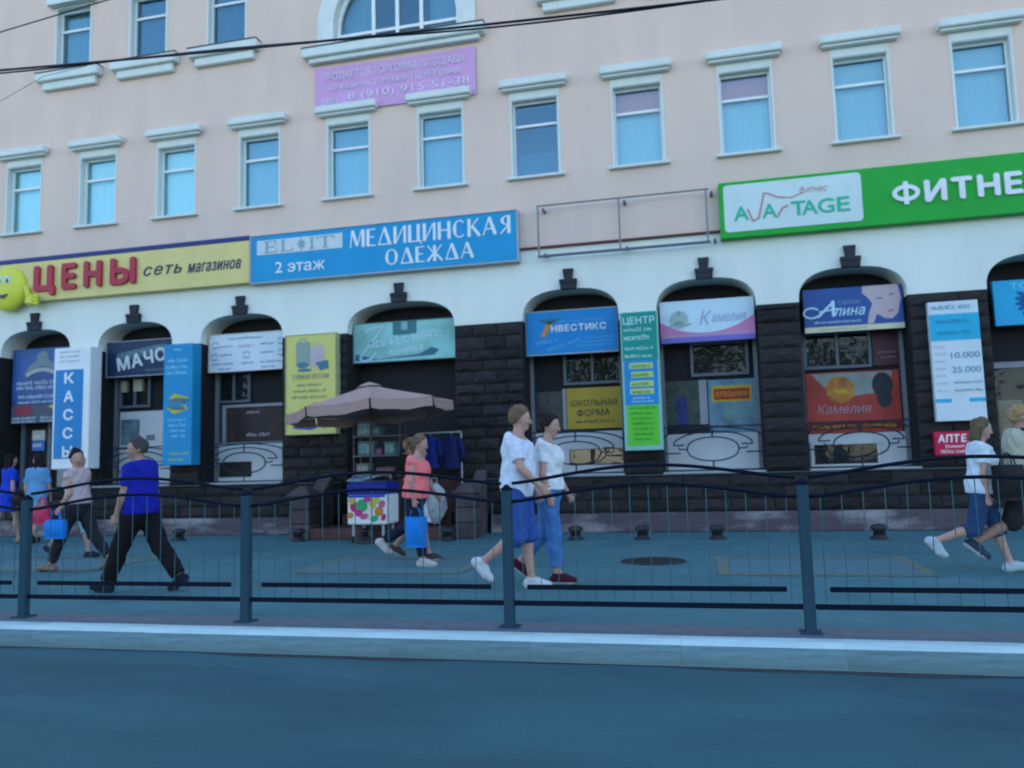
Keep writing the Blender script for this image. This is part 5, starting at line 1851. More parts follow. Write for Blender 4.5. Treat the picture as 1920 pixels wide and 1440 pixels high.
class Prim:
    def __init__(self, a, b, ra, rb, S=(1, 1, 1), M=None, clip=(), k=.02):
        self.a, self.b = np.array(a, float), np.array(b, float)
        self.ra, self.rb, self.S = ra, rb, np.array(S, float)
        self.M = M          # rows: local axes of the scaled frame
        self.clip, self.k = list(clip), k

    def grow(self, d, d2=None, clip=(), k=None):
        sm = float(self.S.min())
        p = Prim(self.a, self.b, self.ra + d / sm * 1.0, self.rb + (d if d2 is None else d2) / sm, self.S, self.M, list(self.clip) + list(clip), self.k if k is None else k)
        return p

    def bounds(self):
        R_ = max(self.ra, self.rb) * self.S.max()
        return np.minimum(self.a, self.b) - R_, np.maximum(self.a, self.b) + R_

    def ev(self, X, Y, Z):
        p = np.stack(np.broadcast_arrays(X - self.a[0], Y - self.a[1], Z - self.a[2]), -1)
        ba = self.b - self.a
        if self.M is not None:
            p = p @ self.M.T
            ba = self.M @ ba
        p = p / self.S
        ba = ba / self.S
        L = ba @ ba
        if L > 1e-10:
            t = np.clip((p @ ba) / L, 0, 1)
            d = np.sqrt(((p - t[..., None] * ba) ** 2).sum(-1)) - (self.ra + (self.rb - self.ra) * t)
        else:
            d = np.sqrt((p ** 2).sum(-1)) - self.ra
        d = d * self.S.min()
        for (c, n) in self.clip:
            d = np.maximum(d, (X - c[0]) * n[0] + (Y - c[1]) * n[1] + (Z - c[2]) * n[2])
        return d


def solid(prims, h, name, mats, parent, cut=(), wr=0.0, matfn=None, wseed=0):
    lo = np.min([p.bounds()[0] for p in prims], 0) - .03
    hi = np.max([p.bounds()[1] for p in prims], 0) + .03
    n = np.ceil((hi - lo) / h).astype(int) + 1
    ax = [lo[i] + h * np.arange(n[i]) for i in range(3)]
    D = np.full(tuple(n), 1.0, np.float32)
    for p in prims:
        a, b = p.bounds()
        m = .05
        sl = [slice(max(0, int((a[i] - m - lo[i]) / h)), min(n[i], int((b[i] + m - lo[i]) / h) + 2)) for i in range(3)]
        X = ax[0][sl[0]][:, None, None]
        Y = ax[1][sl[1]][None, :, None]
        Z = ax[2][sl[2]][None, None, :]
        d = p.ev(X, Y, Z).astype(np.float32)
        o = D[tuple(sl)]
        hh = np.clip(.5 + .5 * (o - d) / p.k, 0, 1)
        D[tuple(sl)] = o * (1 - hh) + d * hh - p.k * hh * (1 - hh)
    X, Y, Z = ax[0][:, None, None], ax[1][None, :, None], ax[2][None, None, :]
    if wr:
        D = D + (wr * (np.sin(38 * Z + 9 * X + 5 * np.sin(14 * Y + wseed)) * .6 + np.sin(23 * Z - 31 * Y + wseed * 2 + 4 * np.sin(17 * X)) * .5)).astype(np.float32)
    for (c, nn) in cut:
        D = np.maximum(D, ((X - c[0]) * nn[0] + (Y - c[1]) * nn[1] + (Z - c[2]) * nn[2]).astype(np.float32))
    V, F = nets(D, lo, h)
    me = bpy.data.meshes.new(name)
    me.from_pydata(V.tolist(), [], F.tolist())
    mats = mats if isinstance(mats, (list, tuple)) else [mats]
    for m in mats:
        me.materials.append(m)
    if matfn is not None:
        cen = V[F].mean(1)
        me.polygons.foreach_set('material_index', matfn(cen).astype(np.int32))
    me.polygons.foreach_set('use_smooth', np.ones(len(F), bool))
    me.update()
    o = bpy.data.objects.new(name, me)
    COL.objects.link(o)
    o.parent = parent
    return o


SKINC = {'fair': (0.42, 0.255, 0.20), 'tan': (0.33, 0.20, 0.15)}


def skin_mat(k):
    return mat('skin_' + k, SKINC[k], 0.55, 0.06, 9.0, spec=0.35)


M_lip = mat('lips', (0.28, 0.10, 0.09), 0.5, 0.05)
M_eye = mat('eye_dark', (0.02, 0.018, 0.015), 0.2, 0.05)
M_sole = mat('shoe_sole', (0.50, 0.52, 0.53), 0.7, 0.08)
M_soled = mat('shoe_sole_dark', (0.03, 0.03, 0.03), 0.7, 0.08)


def rotx(v, c):     # pitch in the x-z plane, positive = toe/head down
    x, y, z = v
    return np.array([x * math.cos(c) + z * math.sin(c), y, -x * math.sin(c) + z * math.cos(c)])


def person(label, pos, heading, H, sex, pose, wear, hair, skin='fair', h=.0085, seed=0):
    s = H / 1.75
    root = empty('person', (pos[0], pos[1], pos[2] if len(pos) > 2 else 0), label, 'person', 'people walking on the pavement', rz=R(heading))
    fem = sex == 'f'
    P = {}
    pel = np.array([0, 0, .95]) * s
    lean = R(pose.get('lean', 3))

    def up(v):      # upper body point with lean
        v = np.array(v, float) * s - pel
        return rotx(v, lean) + pel
    # legs
    hipw = .088 * s
    LEN = dict(th=.435 * s, sh=.425 * s)
    J = {}
    lowest = 9
    for sd, sg in (('L', 1), ('R', -1)):
        t, k, f = pose[sd + 'leg']
        t, k, f = R(t), R(k), R(f)
        hip = np.array([0, sg * hipw, .93 * s])
        kn = hip + LEN['th'] * np.array([math.sin(t), 0, -math.cos(t)])
        b = t - k
        an = kn + LEN['sh'] * np.array([math.sin(b), sg * -.01, -math.cos(b)])
        heel = an + rotx(np.array([-.045, 0, -.055]) * s, f)
        ball = an + rotx(np.array([.115, sg * .01, -.062]) * s, f)
        toe = an + rotx(np.array([.165, sg * .012, -.064]) * s, f * .92)
        J[sd] = (hip, kn, an, heel, ball, toe)
        lowest = min(lowest, heel[2] - .036 * s, ball[2] - .033 * s, toe[2] - .026 * s)
    dz = np.array([0, 0, -lowest])
    root_shift = dz
    sh = lambda v: v + dz

    def U(v):
        return sh(up(v))
    body = []
    g = {}

    def add(key, *prims):
        g.setdefault(key, [])
        for p in prims:
            g[key].append(p)
            body.append(p)
    bw = pose.get('build', 1.0)
    # torso
    if fem:
        add('hips', Prim(U((0, 0, .93)), U((0, 0, .99)), .150 * s * bw, .150 * s * bw, (.74, 1, 1)))
        add('torso', Prim(U((0, 0, .99)), U((.0, 0, 1.10)), .142 * s * bw, .116 * s * bw, (.74, 1, 1)), Prim(U((0, 0, 1.10)), U((.005, 0, 1.30)), .116 * s * bw, .140 * s * bw, (.72, 1, 1)))
        add('torso', Prim(U((.078, .062, 1.265)), U((.078, .062, 1.265)), .058 * s, .058 * s), Prim(U((.078, -.062, 1.265)), U((.078, -.062, 1.265)), .058 * s, .058 * s))
        sw, sz = .158, 1.405
    else:
        add('hips', Prim(U((0, 0, .93)), U((0, 0, 1.0)), .142 * s * bw, .142 * s * bw, (.78, 1, 1)))
        add('torso', Prim(U((0, 0, 1.0)), U((.01, 0, 1.12)), .142 * s * bw, .143 * s * bw, (.80 * min(1.2, bw), 1, 1)), Prim(U((.01, 0, 1.12)), U((0, 0, 1.31)), .143 * s * bw, .168 * s, (.74, 1, 1)))
        sw, sz = .180, 1.420
    add('torso', Prim(U((-.01, sw * .82, sz + .005)), U((-.01, -sw * .82, sz + .005)), .062 * s, .062 * s), Prim(U((0, 0, 1.33)), U((-.01, 0, 1.44)), .12 * s, .075 * s, (.75, 1, 1)))
    add('neck', Prim(U((-.012, 0, 1.42)), U((.012, 0, 1.55)), (.052 if fem else .060) * s, (.047 if fem else .055) * s))
    # head in its own frame
    yw, pt = R(pose.get('yaw', 0)), R(pose.get('nod', 0)) + lean * .4
    Rz = np.array([[math.cos(yw), -math.sin(yw), 0], [math.sin(yw), math.cos(yw), 0], [0, 0, 1]])
    Ry = np.array([[math.cos(pt), 0, math.sin(pt)], [0, 1, 0], [-math.sin(pt), 0, math.cos(pt)]])
    MH = Rz @ Ry
    hc = U((.005, 0, 1.545))

    def Hh(v):
        return hc + MH @ (np.array(v, float) * s)

    def hp(a, b, ra, rb, S=(1, 1, 1), k=.012):
        return Prim(Hh(a), Hh(b), ra * s, rb * s, S, MH.T, k=k)
    add('head', hp((.005, 0, .108), (.005, 0, .108), 1.0 * .1, .1, (.96, .76, 1.10)), hp((.045, 0, .035), (.062, 0, .012), .048, .036, (1, .92, 1), .02), hp((.05, 0, .06), (.05, 0, .10), .055, .06, (.85, 1, 1), .015))
    add('head', hp((.099, 0, .092), (.117, 0, .060), .009, .0145, k=.01), hp((.086, .03, .108), (.086, -.03, .108), .012, .012, k=.01), hp((.094, .014, .033), (.094, -.014, .033), .010, .010, k=.006), hp((.080, .034, .066), (.080, -.034, .066), .018, .018, k=.015))
    for sg in (1, -1):
        add('head', hp((-.005, sg * .078, .085), (-.008, sg * .078, .085), .1, .1, (.22, .09, .34), .006))
    # legs
    for sd, sg in (('L', 1), ('R', -1)):
        hip, kn, an, heel, ball, toe = [sh(v) for v in J[sd]]
        tw = (1.06 if fem else 1.0) * s * (.5 + .5 * bw)
        mid = kn + (an - kn) * .32 + (np.array([-.018, 0, 0]) if True else 0) * s
        add('thigh' + sd, Prim(hip + np.array([0, 0, .01]), kn, .088 * tw, .056 * s))
        add('shank' + sd, Prim(kn, mid, .054 * s, .055 * s), Prim(mid, an, .054 * s, .034 * s))
        add('foot' + sd, Prim(an, heel, .036 * s, .034 * s), Prim(heel, ball, .034 * s, .032 * s, (1, 1.05, 1)), Prim(an, ball, .036 * s, .030 * s), Prim(ball, toe, .034 * s, .024 * s, (1, 1.15, 1)))
    # arms
    ends = {}
    for sd, sg in (('L', 1), ('R', -1)):
        fwd, ab, el, inn = pose[sd + 'arm']
        fwd, ab, el, inn = R(fwd), R(ab), R(el), R(inn)
        S0 = U((-.005, sg * sw, sz))
        d1 = np.array([math.sin(fwd) * math.cos(ab), sg * math.sin(ab), -math.cos(fwd) * math.cos(ab)])
        E0 = S0 + d1 * .285 * s
        e2 = fwd + el
        d2 = np.array([math.sin(e2) * math.cos(inn), -sg * math.sin(inn), -math.cos(e2) * math.cos(inn)])
        W0 = E0 + d2 * .245 * s
        aw_ = (.88 if fem else 1.0) * s
        add('uarm' + sd, Prim(S0, E0, .050 * aw_, .040 * aw_))
        f1 = E0 + d2 * .07 * s
        add('farm' + sd, Prim(E0, f1, .039 * aw_, .041 * aw_), Prim(f1, W0, .041 * aw_, .027 * aw_))
        # hand: palm, four bent fingers, thumb from the side of the palm
        n_ = np.array([math.cos(e2), 0, math.sin(e2)])
        md = np.cross(d2, n_) * (1 if True else 1)
        md = md / np.linalg.norm(md)
        if md[1] * sg > 0:
            md = -md
        MM = np.stack([n_ / np.linalg.norm(n_), md, d2])
        hs_ = (.92 if fem else 1.0) * s
        K = W0 + d2 * .085 * hs_
        add('hand' + sd, Prim(W0 + d2 * .02 * hs_, K, .034 * hs_, .040 * hs_, (1, .52, 1), MM, k=.012))
        curl = pose.get('curl', .55)
        for i_, ln in enumerate((.92, 1.04, 1.0, .80)):
            b0 = K + n_ * (1.5 - i_) * .0185 * hs_ - d2 * .004
            k1 = b0 + (d2 * math.cos(curl) + md * math.sin(curl)) * .040 * ln * hs_
            k2 = k1 + (d2 * math.cos(curl * 2.1) + md * math.sin(curl * 2.1)) * .040 * ln * hs_
            add('hand' + sd, Prim(b0, k1, .0095 * hs_, .0088 * hs_, k=.004), Prim(k1, k2, .0088 * hs_, .0078 * hs_, k=.004))
        t0 = W0 + d2 * .03 * hs_ + n_ * .024 * hs_
        t1 = t0 + (d2 * .55 + n_ * .75 + md * .25) * .042 * hs_
        t2 = t1 + (d2 * .9 + n_ * .25 + md * .35) * .032 * hs_
        add('hand' + sd, Prim(t0, t1, .0135 * hs_, .0105 * hs_, k=.008), Prim(t1, t2, .0105 * hs_, .009 * hs_, k=.004))
        ends[sd] = K + md * .02 + d2 * .03
    mouth = Hh((.10, 0, .031))

    def mf(c):
        d = (c - mouth) @ MH
        m = (np.abs(d[:, 1]) < .024 * s) & (np.abs(d[:, 2]) < .0095 * s) & (d[:, 0] > -.03)
        return m.astype(int)
    solid(body, h, 'body', [skin_mat(skin), M_lip], root, matfn=mf)
    for sg in (1, -1):
        e = MB()
        p_ = Hh((.087, sg * .031, .090))
        e.ball(p_, .0105 * s, 10, 6)
        me = e.mesh('eye', (0, 0, 0), [M_eye], True)
        o = bpy.data.objects.new('eye', me)
        COL.objects.link(o)
        o.parent = root
    hm = mat('hair_%.3f' % hair['col'][0], hair['col'], 0.75, 0.35, 30.0, 0.5, 90.0, spec=0.12)
    eb = MB()
    for sg in (1, -1):
        eb.tube([Hh((.097, sg * .014, .109)), Hh((.093, sg * .034, .114)), Hh((.080, sg * .052, .108))], [.004 * s, .005 * s, .003 * s], 6)
    me = eb.mesh('eyebrows', (0, 0, 0), [hm], True)
    o = bpy.data.objects.new('eyebrows', me)
    COL.objects.link(o)
    o.parent = root
    # ---- hair
    hps = []
    nfc = MH @ np.array([.80, 0, -.60])
    if hair['style'] != 'none':
        drop = hair.get('drop', 0.0)
        cpl = [(Hh((.070, 0, .165)), nfc)]
        cp = Prim(Hh((-.008, 0, .118)), Hh((-.008, 0, .118)), .1 * s, .1 * s, (1.08, .90, 1.15), MH.T, cpl, .01)
        hps.append(cp)
        if hair['style'] == 'short':
            hps[0].clip.append((Hh((0, 0, .055)), MH @ np.array([.3, 0, -1.0])))
        if hair['style'] in ('bob', 'long'):
            zl = {'bob': -.03, 'long': -.45}[hair['style']] + drop
            hps.append(Prim(Hh((-.045, 0, .08)), Hh((-.075, 0, min(zl, -.02))), .088 * s, (.075 if hair['style'] == 'bob' else .085) * s, (.62, 1.05, 1), None, [(Hh((.015, 0, .1)), MH @ np.array([1, 0, 0]))], .02))
            for sg in (1, -1):
                hps.append(Prim(Hh((-.02, sg * .072, .10)), Hh((-.045, sg * .075, max(zl, -.20))), .030 * s, .024 * s, k=.02))
        if hair['style'] in ('ponytail', 'bun'):
            if hair['style'] == 'bun':
                hps.append(Prim(Hh((-.09, 0, .185)), Hh((-.095, 0, .19)), .05 * s, .05 * s, k=.015))
            else:
                hps.append(Prim(Hh((-.10, 0, .14)), Hh((-.155, 0, .12)), .032 * s, .036 * s, k=.015))
                hps.append(Prim(Hh((-.155, 0, .12)), Hh((-.185, 0, -.02)), .036 * s, .016 * s, k=.015))
        if hair['style'] == 'balding':
            hps[0].clip.append((Hh((0, 0, .055)), MH @ np.array([.3, 0, -1.0])))
        solid(hps, h * .8, 'hair', hm, root, wr=.0055, wseed=seed)
    # ---- clothes
    for w in wear:
        kind, m = w[0], w[1]
        o_ = w[2] if len(w) > 2 else {}
        cl = cloth_mat(w[3] if len(w) > 3 else 'c%d_%s' % (seed, kind), m)
        pr, cut = [], []
        if kind in ('shirt', 'dress', 'tank'):
            lo_ = o_.get('loose', .022)
            zh = o_.get('hem', .90)
            nl = U((.02, 0, o_.get('neck', 1.455)))
            nlp = (nl, rotx(np.array([.45, 0, .9]), lean))
            for p in g['torso']:
                pr.append(p.grow(lo_ + .006, k=.04))
            for p in g['hips']:
                pr.append(p.grow(lo_ + .008, k=.04))
            cut.append(nlp)
            st = o_.get('sleeve', .55)
            for sd in 'LR':
                for p in g['uarm' + sd]:
                    d = p.b - p.a
                    if st > 0:
                        pr.append(p.grow(.018, .026, [(p.a + d * min(st, 1.2), d / np.linalg.norm(d))], k=.02))
                if st > 1:
                    for p in g['farm' + sd]:
                        d = p.b - p.a
                        pr.append(p.grow(.014, .014, k=.02))
            if kind == 'dress':
                pr.append(Prim(U((0, 0, 1.0)), sh(np.array([.0, 0, zh * s - .02])), .165 * s, (.165 + o_.get('flare', .05)) * s, (.78, 1, 1), k=.03))
            cut.append((sh(np.array([0, 0, zh * s])), np.array([-.06, 0, -1])))
        elif kind in ('trousers', 'shorts'):
            lo_ = o_.get('loose', .018)
            for p in g['hips']:
                pr.append(p.grow(.013, k=.03))
            for sd in 'LR':
                e = o_.get('end', 1.93 if kind == 'trousers' else .85)
                for p in g['thigh' + sd]:
                    d = p.b - p.a
                    c = [] if e >= 1 else [(p.a + d * e, d / np.linalg.norm(d))]
                    pr.append(p.grow(lo_, lo_ + (.012 if e >= 1 else .022), c, k=.03))
                if e > 1:
                    kn = g['shank' + sd][0].a
                    an = g['shank' + sd][1].b
                    d = an - kn
                    c = [(kn + d * (e - 1), d / np.linalg.norm(d))]
                    pr.append(Prim(kn, an, .058 * s + lo_, .046 * s + lo_ * o_.get('flare', 1.0), clip=c, k=.03))
                    for p in g['shank' + sd]:
                        pr.append(p.grow(lo_ * .8, lo_ * .8, c, k=.03))
            wz = U((0, 0, o_.get('waist', 1.03)))
            cut.append((wz, rotx(np.array([0, 0, 1.0]), lean)))
        elif kind == 'shoes':
            for sd in 'LR':
                q = g['foot' + sd]
                ps = [p.grow(.013, .014, k=.012) for p in q]
                an = q[0].a
                hl, bl = q[1].a, q[1].b
                upv = an - hl
                n2 = rotx(np.array([0, 0, 1.0]), 0)
                ax_ = (bl - hl) / np.linalg.norm(bl - hl)
                nn = upv - ax_ * (upv @ ax_)
                nn = nn / np.linalg.norm(nn)
                top = (an + nn * .012 * s, nn)

                def sf(c, hl=hl, nn=nn):
                    return (((c - hl) @ nn) < -.020 * s).astype(int)
                solid(ps, h * .85, 'shoe', [cl, M_sole if o_.get('white', True) else M_soled], root, cut=[top], matfn=sf)
            continue
        nm = {'tank': 'top'}.get(kind, kind)
        solid(pr, h, nm, cl, root, cut=cut, wr=o_.get('wr', .0062), wseed=seed)
    rot = Matrix.Rotation(R(heading), 4, 'Z')
    base = Vector((pos[0], pos[1], pos[2] if len(pos) > 2 else 0))
    return {k: base + (rot @ Vector(v)) for k, v in ends.items()}, root


def bag(label, top, w, hgt, d, col, nm='carrier_bag', handles=True, rz=0.0, cat='bag'):
    """limp bag: pillowy body hung by two loop handles from the point top"""
    b = empty(nm, (top[0], top[1], top[2]), label, cat, rz=rz)
    m = mat('bag_%.2f_%.2f_%.2f' % tuple(col), col, 0.6, 0.12, 9.0, 0.3, 14.0, spec=0.12)
    hl = .12 if handles else .02
    mb = MB()
    N, Mz = 20, 9
    for i in range(Mz + 1):
        t = i / Mz
        z = -hl - hgt * t
        for q in range(N):
            an = 2 * math.pi * q / N
            ct, st = math.cos(an), math.sin(an)
            x = w / 2 * (abs(ct) ** .5) * (1 if ct >= 0 else -1) * (1 - .06 * math.sin(math.pi * t)) * (1 if t < .97 else .92)
            y = d / 2 * (abs(st) ** .6) * (1 if st >= 0 else -1) * (.35 + .65 * math.sin(math.pi * min(1, .15 + t * .8))) + .006 * math.sin(9 * t + 3 * ct * 4)
            mb.v.append((x, y, z))
    for i in range(Mz):
        for q in range(N):
            r_ = (q + 1) % N
            mb.face((i * N + q, (i + 1) * N + q, (i + 1) * N + r_, i * N + r_))
    mb.face([Mz * N + q for q in range(N)])
    o = bpy.data.objects.new('bag_body', mb.mesh('bag_body', (0, 0, 0), [m], True))
    COL.objects.link(o)
    o.parent = b
    if handles:
        for sy in (-1, 1):
            mb = MB().tube([(-w * .25, sy * d * .15, -hl - .03), (-w * .16, sy * .012, -.03), (0, sy * .006, .0), (w * .16, sy * .012, -.03), (w * .25, sy * d * .15, -hl - .03)], .007, 6)
            o = bpy.data.objects.new('handle', mb.mesh('handle', (0, 0, 0), [m], True))
            COL.objects.link(o)
            o.parent = b
    return b


# man in royal blue polo striding left
e, _ = person('man in royal blue polo shirt and black trousers striding left', (-5.92, 7.55), 180, 1.67, 'm',
              dict(Lleg=(26, 4, -8), Rleg=(-26, 12, 30), Larm=(8, 6, 14, 2), Rarm=(-8, 6, 20, 2), lean=3, build=1.12, yaw=38, nod=6),
              [('shirt', (0.012, 0.018, 0.30), dict(loose=.03, hem=.90, sleeve=.72)), ('trousers', (0.010, 0.010, 0.012), dict(loose=.028, flare=1.25)), ('shoes', (0.012, 0.018, 0.030), dict(white=False))],
              dict(style='balding', col=(0.055, 0.05, 0.048)), 'tan', .0085, 1)

# couple in white T-shirts walking right
e1, _ = person('fair haired man in white T-shirt and blue denim shorts, rear foot kicked up', (-1.84, 7.92), 0, 1.80, 'm',
               dict(Rleg=(2, 58, 46), Lleg=(11, 8, 0), Rarm=(16, 10, 28, 12), Larm=(6, 8, 20, 8), lean=3, build=1.05, yaw=8, nod=4),
               [('shirt', (0.60, 0.66, 0.78), dict(loose=.030, hem=.88, sleeve=.72)), ('shorts', (0.030, 0.085, 0.30), dict(loose=.030, end=1.10, flare=1.3)), ('shoes', (0.50, 0.54, 0.56))],
               dict(style='short', col=(0.135, 0.095, 0.058)), 'fair', .0085, 2)
e2, _ = person('dark haired woman in white T-shirt and light blue jeans beside the fair haired man', (-1.62, 8.42), 0, 1.74, 'f',
               dict(Rleg=(9, 5, -2), Lleg=(-7, 36, 34), Rarm=(-4, 12, 18, 4), Larm=(10, 8, 20, 4), lean=2, build=1.22, yaw=-6, nod=8),
               [('shirt', (0.66, 0.68, 0.70), dict(loose=.026, hem=.96, sleeve=.6)), ('trousers', (0.055, 0.17, 0.42), dict(loose=.014, end=1.78)), ('shoes', (0.060, 0.012, 0.022))],
               dict(style='bun', col=(0.020, 0.014, 0.013)), 'fair', .0085, 3)

# woman in salmon top with a blue bag
e3, _ = person('woman in bright salmon top and dark trousers walking right with a blue bag', (-3.58, 9.72), 0, 1.63, 'f',
               dict(Lleg=(-20, 40, 40), Rleg=(10, 4, 0), Rarm=(-2, 16, 8, 8), Larm=(-10, 16, 12, 8), lean=4, build=1.2, nod=10),
               [('tank', (0.88, 0.19, 0.19), dict(loose=.026, hem=.90, sleeve=.18, neck=1.43, wr=.0035)), ('trousers', (0.014, 0.018, 0.035), dict(loose=.012, end=1.88)), ('shoes', (0.44, 0.42, 0.40))],
               dict(style='ponytail', col=(0.135, 0.085, 0.045)), 'fair', .010, 4)
bag('bright blue carrier bag in the hand of the woman in the salmon top', (e3['R'].x, e3['R'].y, e3['R'].z), .29, .38, .14, (0.012, 0.20, 0.62))
e4, _ = person('walker in white shirt and pale shorts half hidden behind the salmon top', (-3.78, 10.35), 0, 1.54, 'm',
               dict(Rleg=(16, 6, -6), Lleg=(-18, 24, 24), Rarm=(-12, 8, 14, 2), Larm=(16, 8, 20, 2), lean=2, build=.9),
               [('shirt', (0.26, 0.30, 0.32), dict(loose=.03, hem=.92)), ('shorts', (0.46, 0.56, 0.62), dict(loose=.03, end=.92)), ('shoes', (0.06, 0.04, 0.04))],
               dict(style='short', col=(0.10, 0.07, 0.04)), 'tan', .011, 5)

# woman with bun and pink bag, left
e5, _ = person('woman with black bun and pale pink sleeveless top turning right, carrying two bags', (-8.14, 9.15), 180, 1.64, 'f',
               dict(Lleg=(27, 6, -6), Rleg=(-26, 16, 26), Larm=(-14, 10, 50, 0), Rarm=(10, 10, 60, 4), lean=5, build=1.1, yaw=150, nod=4),
               [('tank', (0.47, 0.36, 0.37), dict(loose=.02, hem=.98, sleeve=.2, neck=1.44)), ('trousers', (0.020, 0.020, 0.026), dict(loose=.012, end=1.9)), ('shoes', (0.20, 0.15, 0.11), dict(white=False))],
               dict(style='bun', col=(0.012, 0.010, 0.010)), 'fair', .010, 6)
bag('round raspberry pink handbag at the hip of the woman with the bun', (-8.52, 8.95, .98), .27, .24, .13, (0.52, 0.035, 0.10), 'handbag')
bag('bright blue carrier bag in front of the woman with the bun', (e5['L'].x, e5['L'].y - .02, e5['L'].z + .06), .33, .25, .14, (0.010, 0.19, 0.62))
e6, _ = person('walker in grey blue shirt and light jeans half hidden behind the woman with the bun', (-9.42, 10.55), 0, 1.58, 'm',
               dict(Rleg=(-20, 22, 30), Lleg=(18, 8, -4), Rarm=(10, 8, 30, 2), Larm=(-10, 8, 14, 2), lean=3),
               [('shirt', (0.20, 0.23, 0.30), dict(loose=.03, hem=.93)), ('shorts', (0.26, 0.38, 0.50), dict(loose=.026, end=1.2)), ('shoes', (0.02, 0.025, 0.04), dict(white=False))],
               dict(style='short', col=(0.02, 0.016, 0.014)), 'tan', .011, 7)

# two women at the far left
e7, _ = person('woman with waist long black hair in royal blue dress at the left edge', (-13.12, 12.95), 70, 1.70, 'f',
               dict(Rleg=(16, 6, -4), Lleg=(-18, 24, 26), Rarm=(-6, 8, 16, 2), Larm=(10, 8, 16, 2), lean=2),
               [('dress', (0.012, 0.050, 0.46), dict(loose=.016, hem=.62, sleeve=.6, flare=.03)), ('shoes', (0.30, 0.24, 0.16), dict(white=False))],
               dict(style='long', col=(0.010, 0.009, 0.010)), 'fair', .012, 8)
e8, _ = person('woman with dark hair in pale blue dress, second from the left edge', (-12.46, 12.95), 110, 1.68, 'f',
               dict(Rleg=(-16, 20, 24), Lleg=(16, 6, -4), Rarm=(8, 8, 16, 2), Larm=(-8, 8, 16, 2), lean=2, yaw=60),
               [('dress', (0.115, 0.28, 0.48), dict(loose=.018, hem=.52, sleeve=.8, flare=.04)), ('shoes', (0.03, 0.03, 0.03), dict(white=False))],
               dict(style='long', col=(0.014, 0.011, 0.011), drop=.12), 'fair', .012, 9)
bag('small black handbag between the two women at the left edge', (-12.74, 12.80, 1.05), .24, .22, .10, (0.012, 0.012, 0.014), 'handbag')

# two walkers at the right edge
e9, _ = person('woman with light brown bob, white T-shirt and knee length jeans near the right edge', (2.80, 9.32), 0, 1.60, 'f',
               dict(Rleg=(-16, 56, 48), Lleg=(22, 8, -8), Rarm=(-8, 8, 14, 2), Larm=(14, 8, 18, 2), lean=4, nod=6),
               [('shirt', (0.56, 0.66, 0.74), dict(loose=.026, hem=.90, sleeve=.6)), ('shorts', (0.022, 0.055, 0.13), dict(loose=.016, end=1.22)), ('shoes', (0.36, 0.46, 0.52))],
               dict(style='bob', col=(0.11, 0.085, 0.05)), 'fair', .0095, 10)
bag('large black shoulder bag between the two walkers at the right edge', (3.00, 9.10, 1.22), .34, .36, .16, (0.010, 0.012, 0.014), 'shoulder_bag', rz=R(25))
e10, _ = person('man in cream shirt and dark shorts with dark cross strap at the right edge', (3.22, 9.42), 0, 1.70, 'm',
                dict(Rleg=(-20, 40, 38), Lleg=(16, 10, -4), Rarm=(10, 8, 20, 2), Larm=(-12, 8, 16, 2), lean=3, build=1.1),
                [('shirt', (0.47, 0.48, 0.38), dict(loose=.035, hem=.86, sleeve=.75)), ('shorts', (0.020, 0.022, 0.026), dict(loose=.03, end=1.02)), ('shoes', (0.03, 0.05, 0.08))],
                dict(style='short', col=(0.30, 0.20, 0.10)), 'tan', .0095, 11)
st = empty('shoulder_strap', (3.3, 9.3, 1.3), 'dark strap across the cream shirt at the right edge', 'strap')
MB().tube([(3.16, 9.10, 1.46), (3.28, 9.14, 1.42), (3.40, 9.13, 1.30), (3.47, 9.16, 1.12)], .016, 8).build('webbing', cloth_mat('strap', (0.012, 0.014, 0.018)), st)

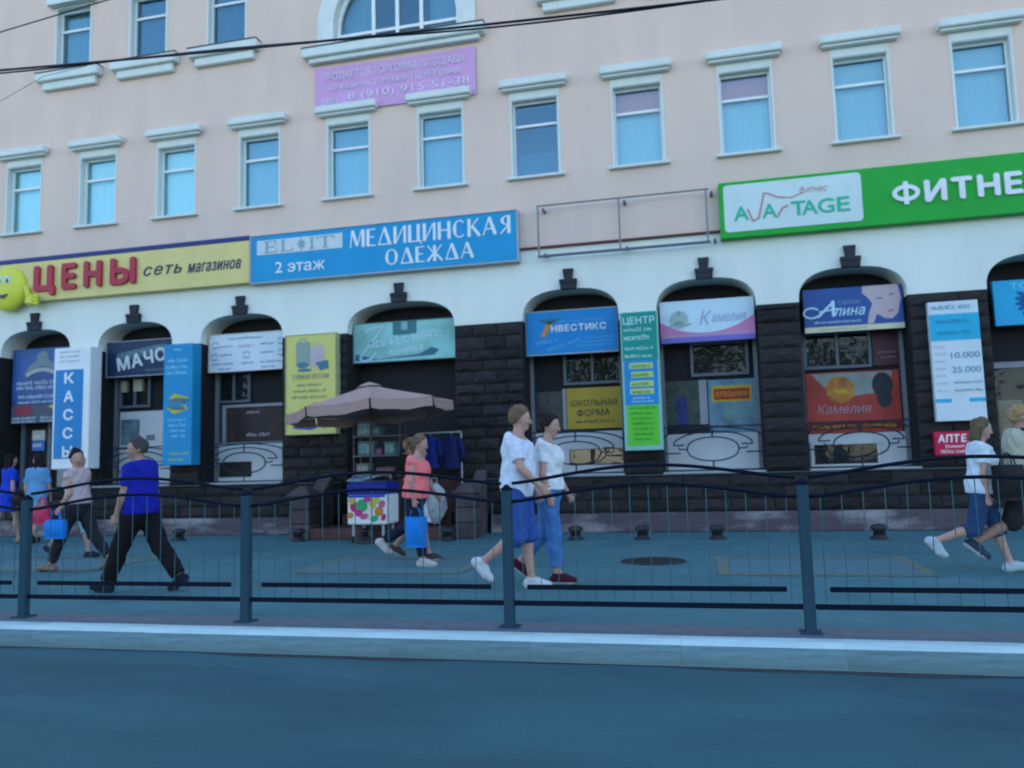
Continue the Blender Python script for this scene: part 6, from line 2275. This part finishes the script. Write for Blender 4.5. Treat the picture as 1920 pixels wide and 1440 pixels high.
# vendor under the parasol
e11, _ = person('parasol stall vendor with fair hair and black clothes behind the freezer', (-5.10, 13.62, .19), 250, 1.55, 'f',
                dict(Rleg=(2, 2, 0), Lleg=(-2, 2, 0), Rarm=(20, 8, 40, 4), Larm=(16, 8, 36, 4), lean=8, nod=14),
                [('shirt', (0.014, 0.014, 0.017), dict(loose=.03, hem=.86, sleeve=1.1)), ('trousers', (0.012, 0.012, 0.015), dict(loose=.02)), ('shoes', (0.02, 0.02, 0.02), dict(white=False))],
                dict(style='bob', col=(0.16, 0.10, 0.05)), 'tan', .011, 12)

# ================================================================== leafy trees across the road, mirrored in the shop glass
rt = np.random.default_rng(5)
tv, tf, tm = [], [], []
tb = MB()
for tx, ty, th, tr in ((-26, -15, 9.5, 3.6), (-19, -13.5, 8.2, 3.2), (-12.5, -15.5, 10.2, 3.8), (-6, -14, 8.8, 3.1), (-.5, -16, 9.6, 3.6), (5.5, -14, 8.4, 3.2), (12, -15, 10.0, 3.7)):
    tb.tube([(tx, ty, -.2), (tx + .1, ty, 2.0), (tx - .1, ty + .1, 4.2), (tx + .2, ty, th - 2)], [.22, .17, .13, .04], 8, mi=1)
    for k in range(6):
        a_ = k * 1.05
        tb.tube([(tx, ty, 2.6 + .4 * k), (tx + 1.3 * math.cos(a_), ty + 1.3 * math.sin(a_), 4.0 + .5 * k), (tx + 2.2 * math.cos(a_), ty + 2.2 * math.sin(a_), 4.6 + .55 * k)], [.07, .05, .015], 5, mi=1)
    cl = rt.normal(size=(34, 3)) * np.array([tr * .5, tr * .5, (th - 3) * .27]) + np.array([tx, ty, th * .62])
    for c_ in cl:
        for _ in range(75):
            p_ = c_ + rt.normal(size=3) * .55
            u_ = rt.normal(size=3)
            u_ /= np.linalg.norm(u_)
            v_ = np.cross(u_, rt.normal(size=3))
            v_ /= np.linalg.norm(v_) + 1e-9
            s_ = rt.uniform(.10, .20)
            tb.add([p_ - u_ * s_, p_ + v_ * s_ * .6, p_ + u_ * s_, p_ - v_ * s_ * .6], [(0, 1, 2, 3)], 0)
tag(tb.build('tree_belt', [mat('leaf_green', (0.055, 0.085, 0.022), 0.7, 0.3, 1.5), mat('bark', (0.07, 0.055, 0.045), 0.9, 0.2, 8.0)]), 'belt of leafy trees across the road, seen mirrored in the glass', 'trees', kind='stuff')
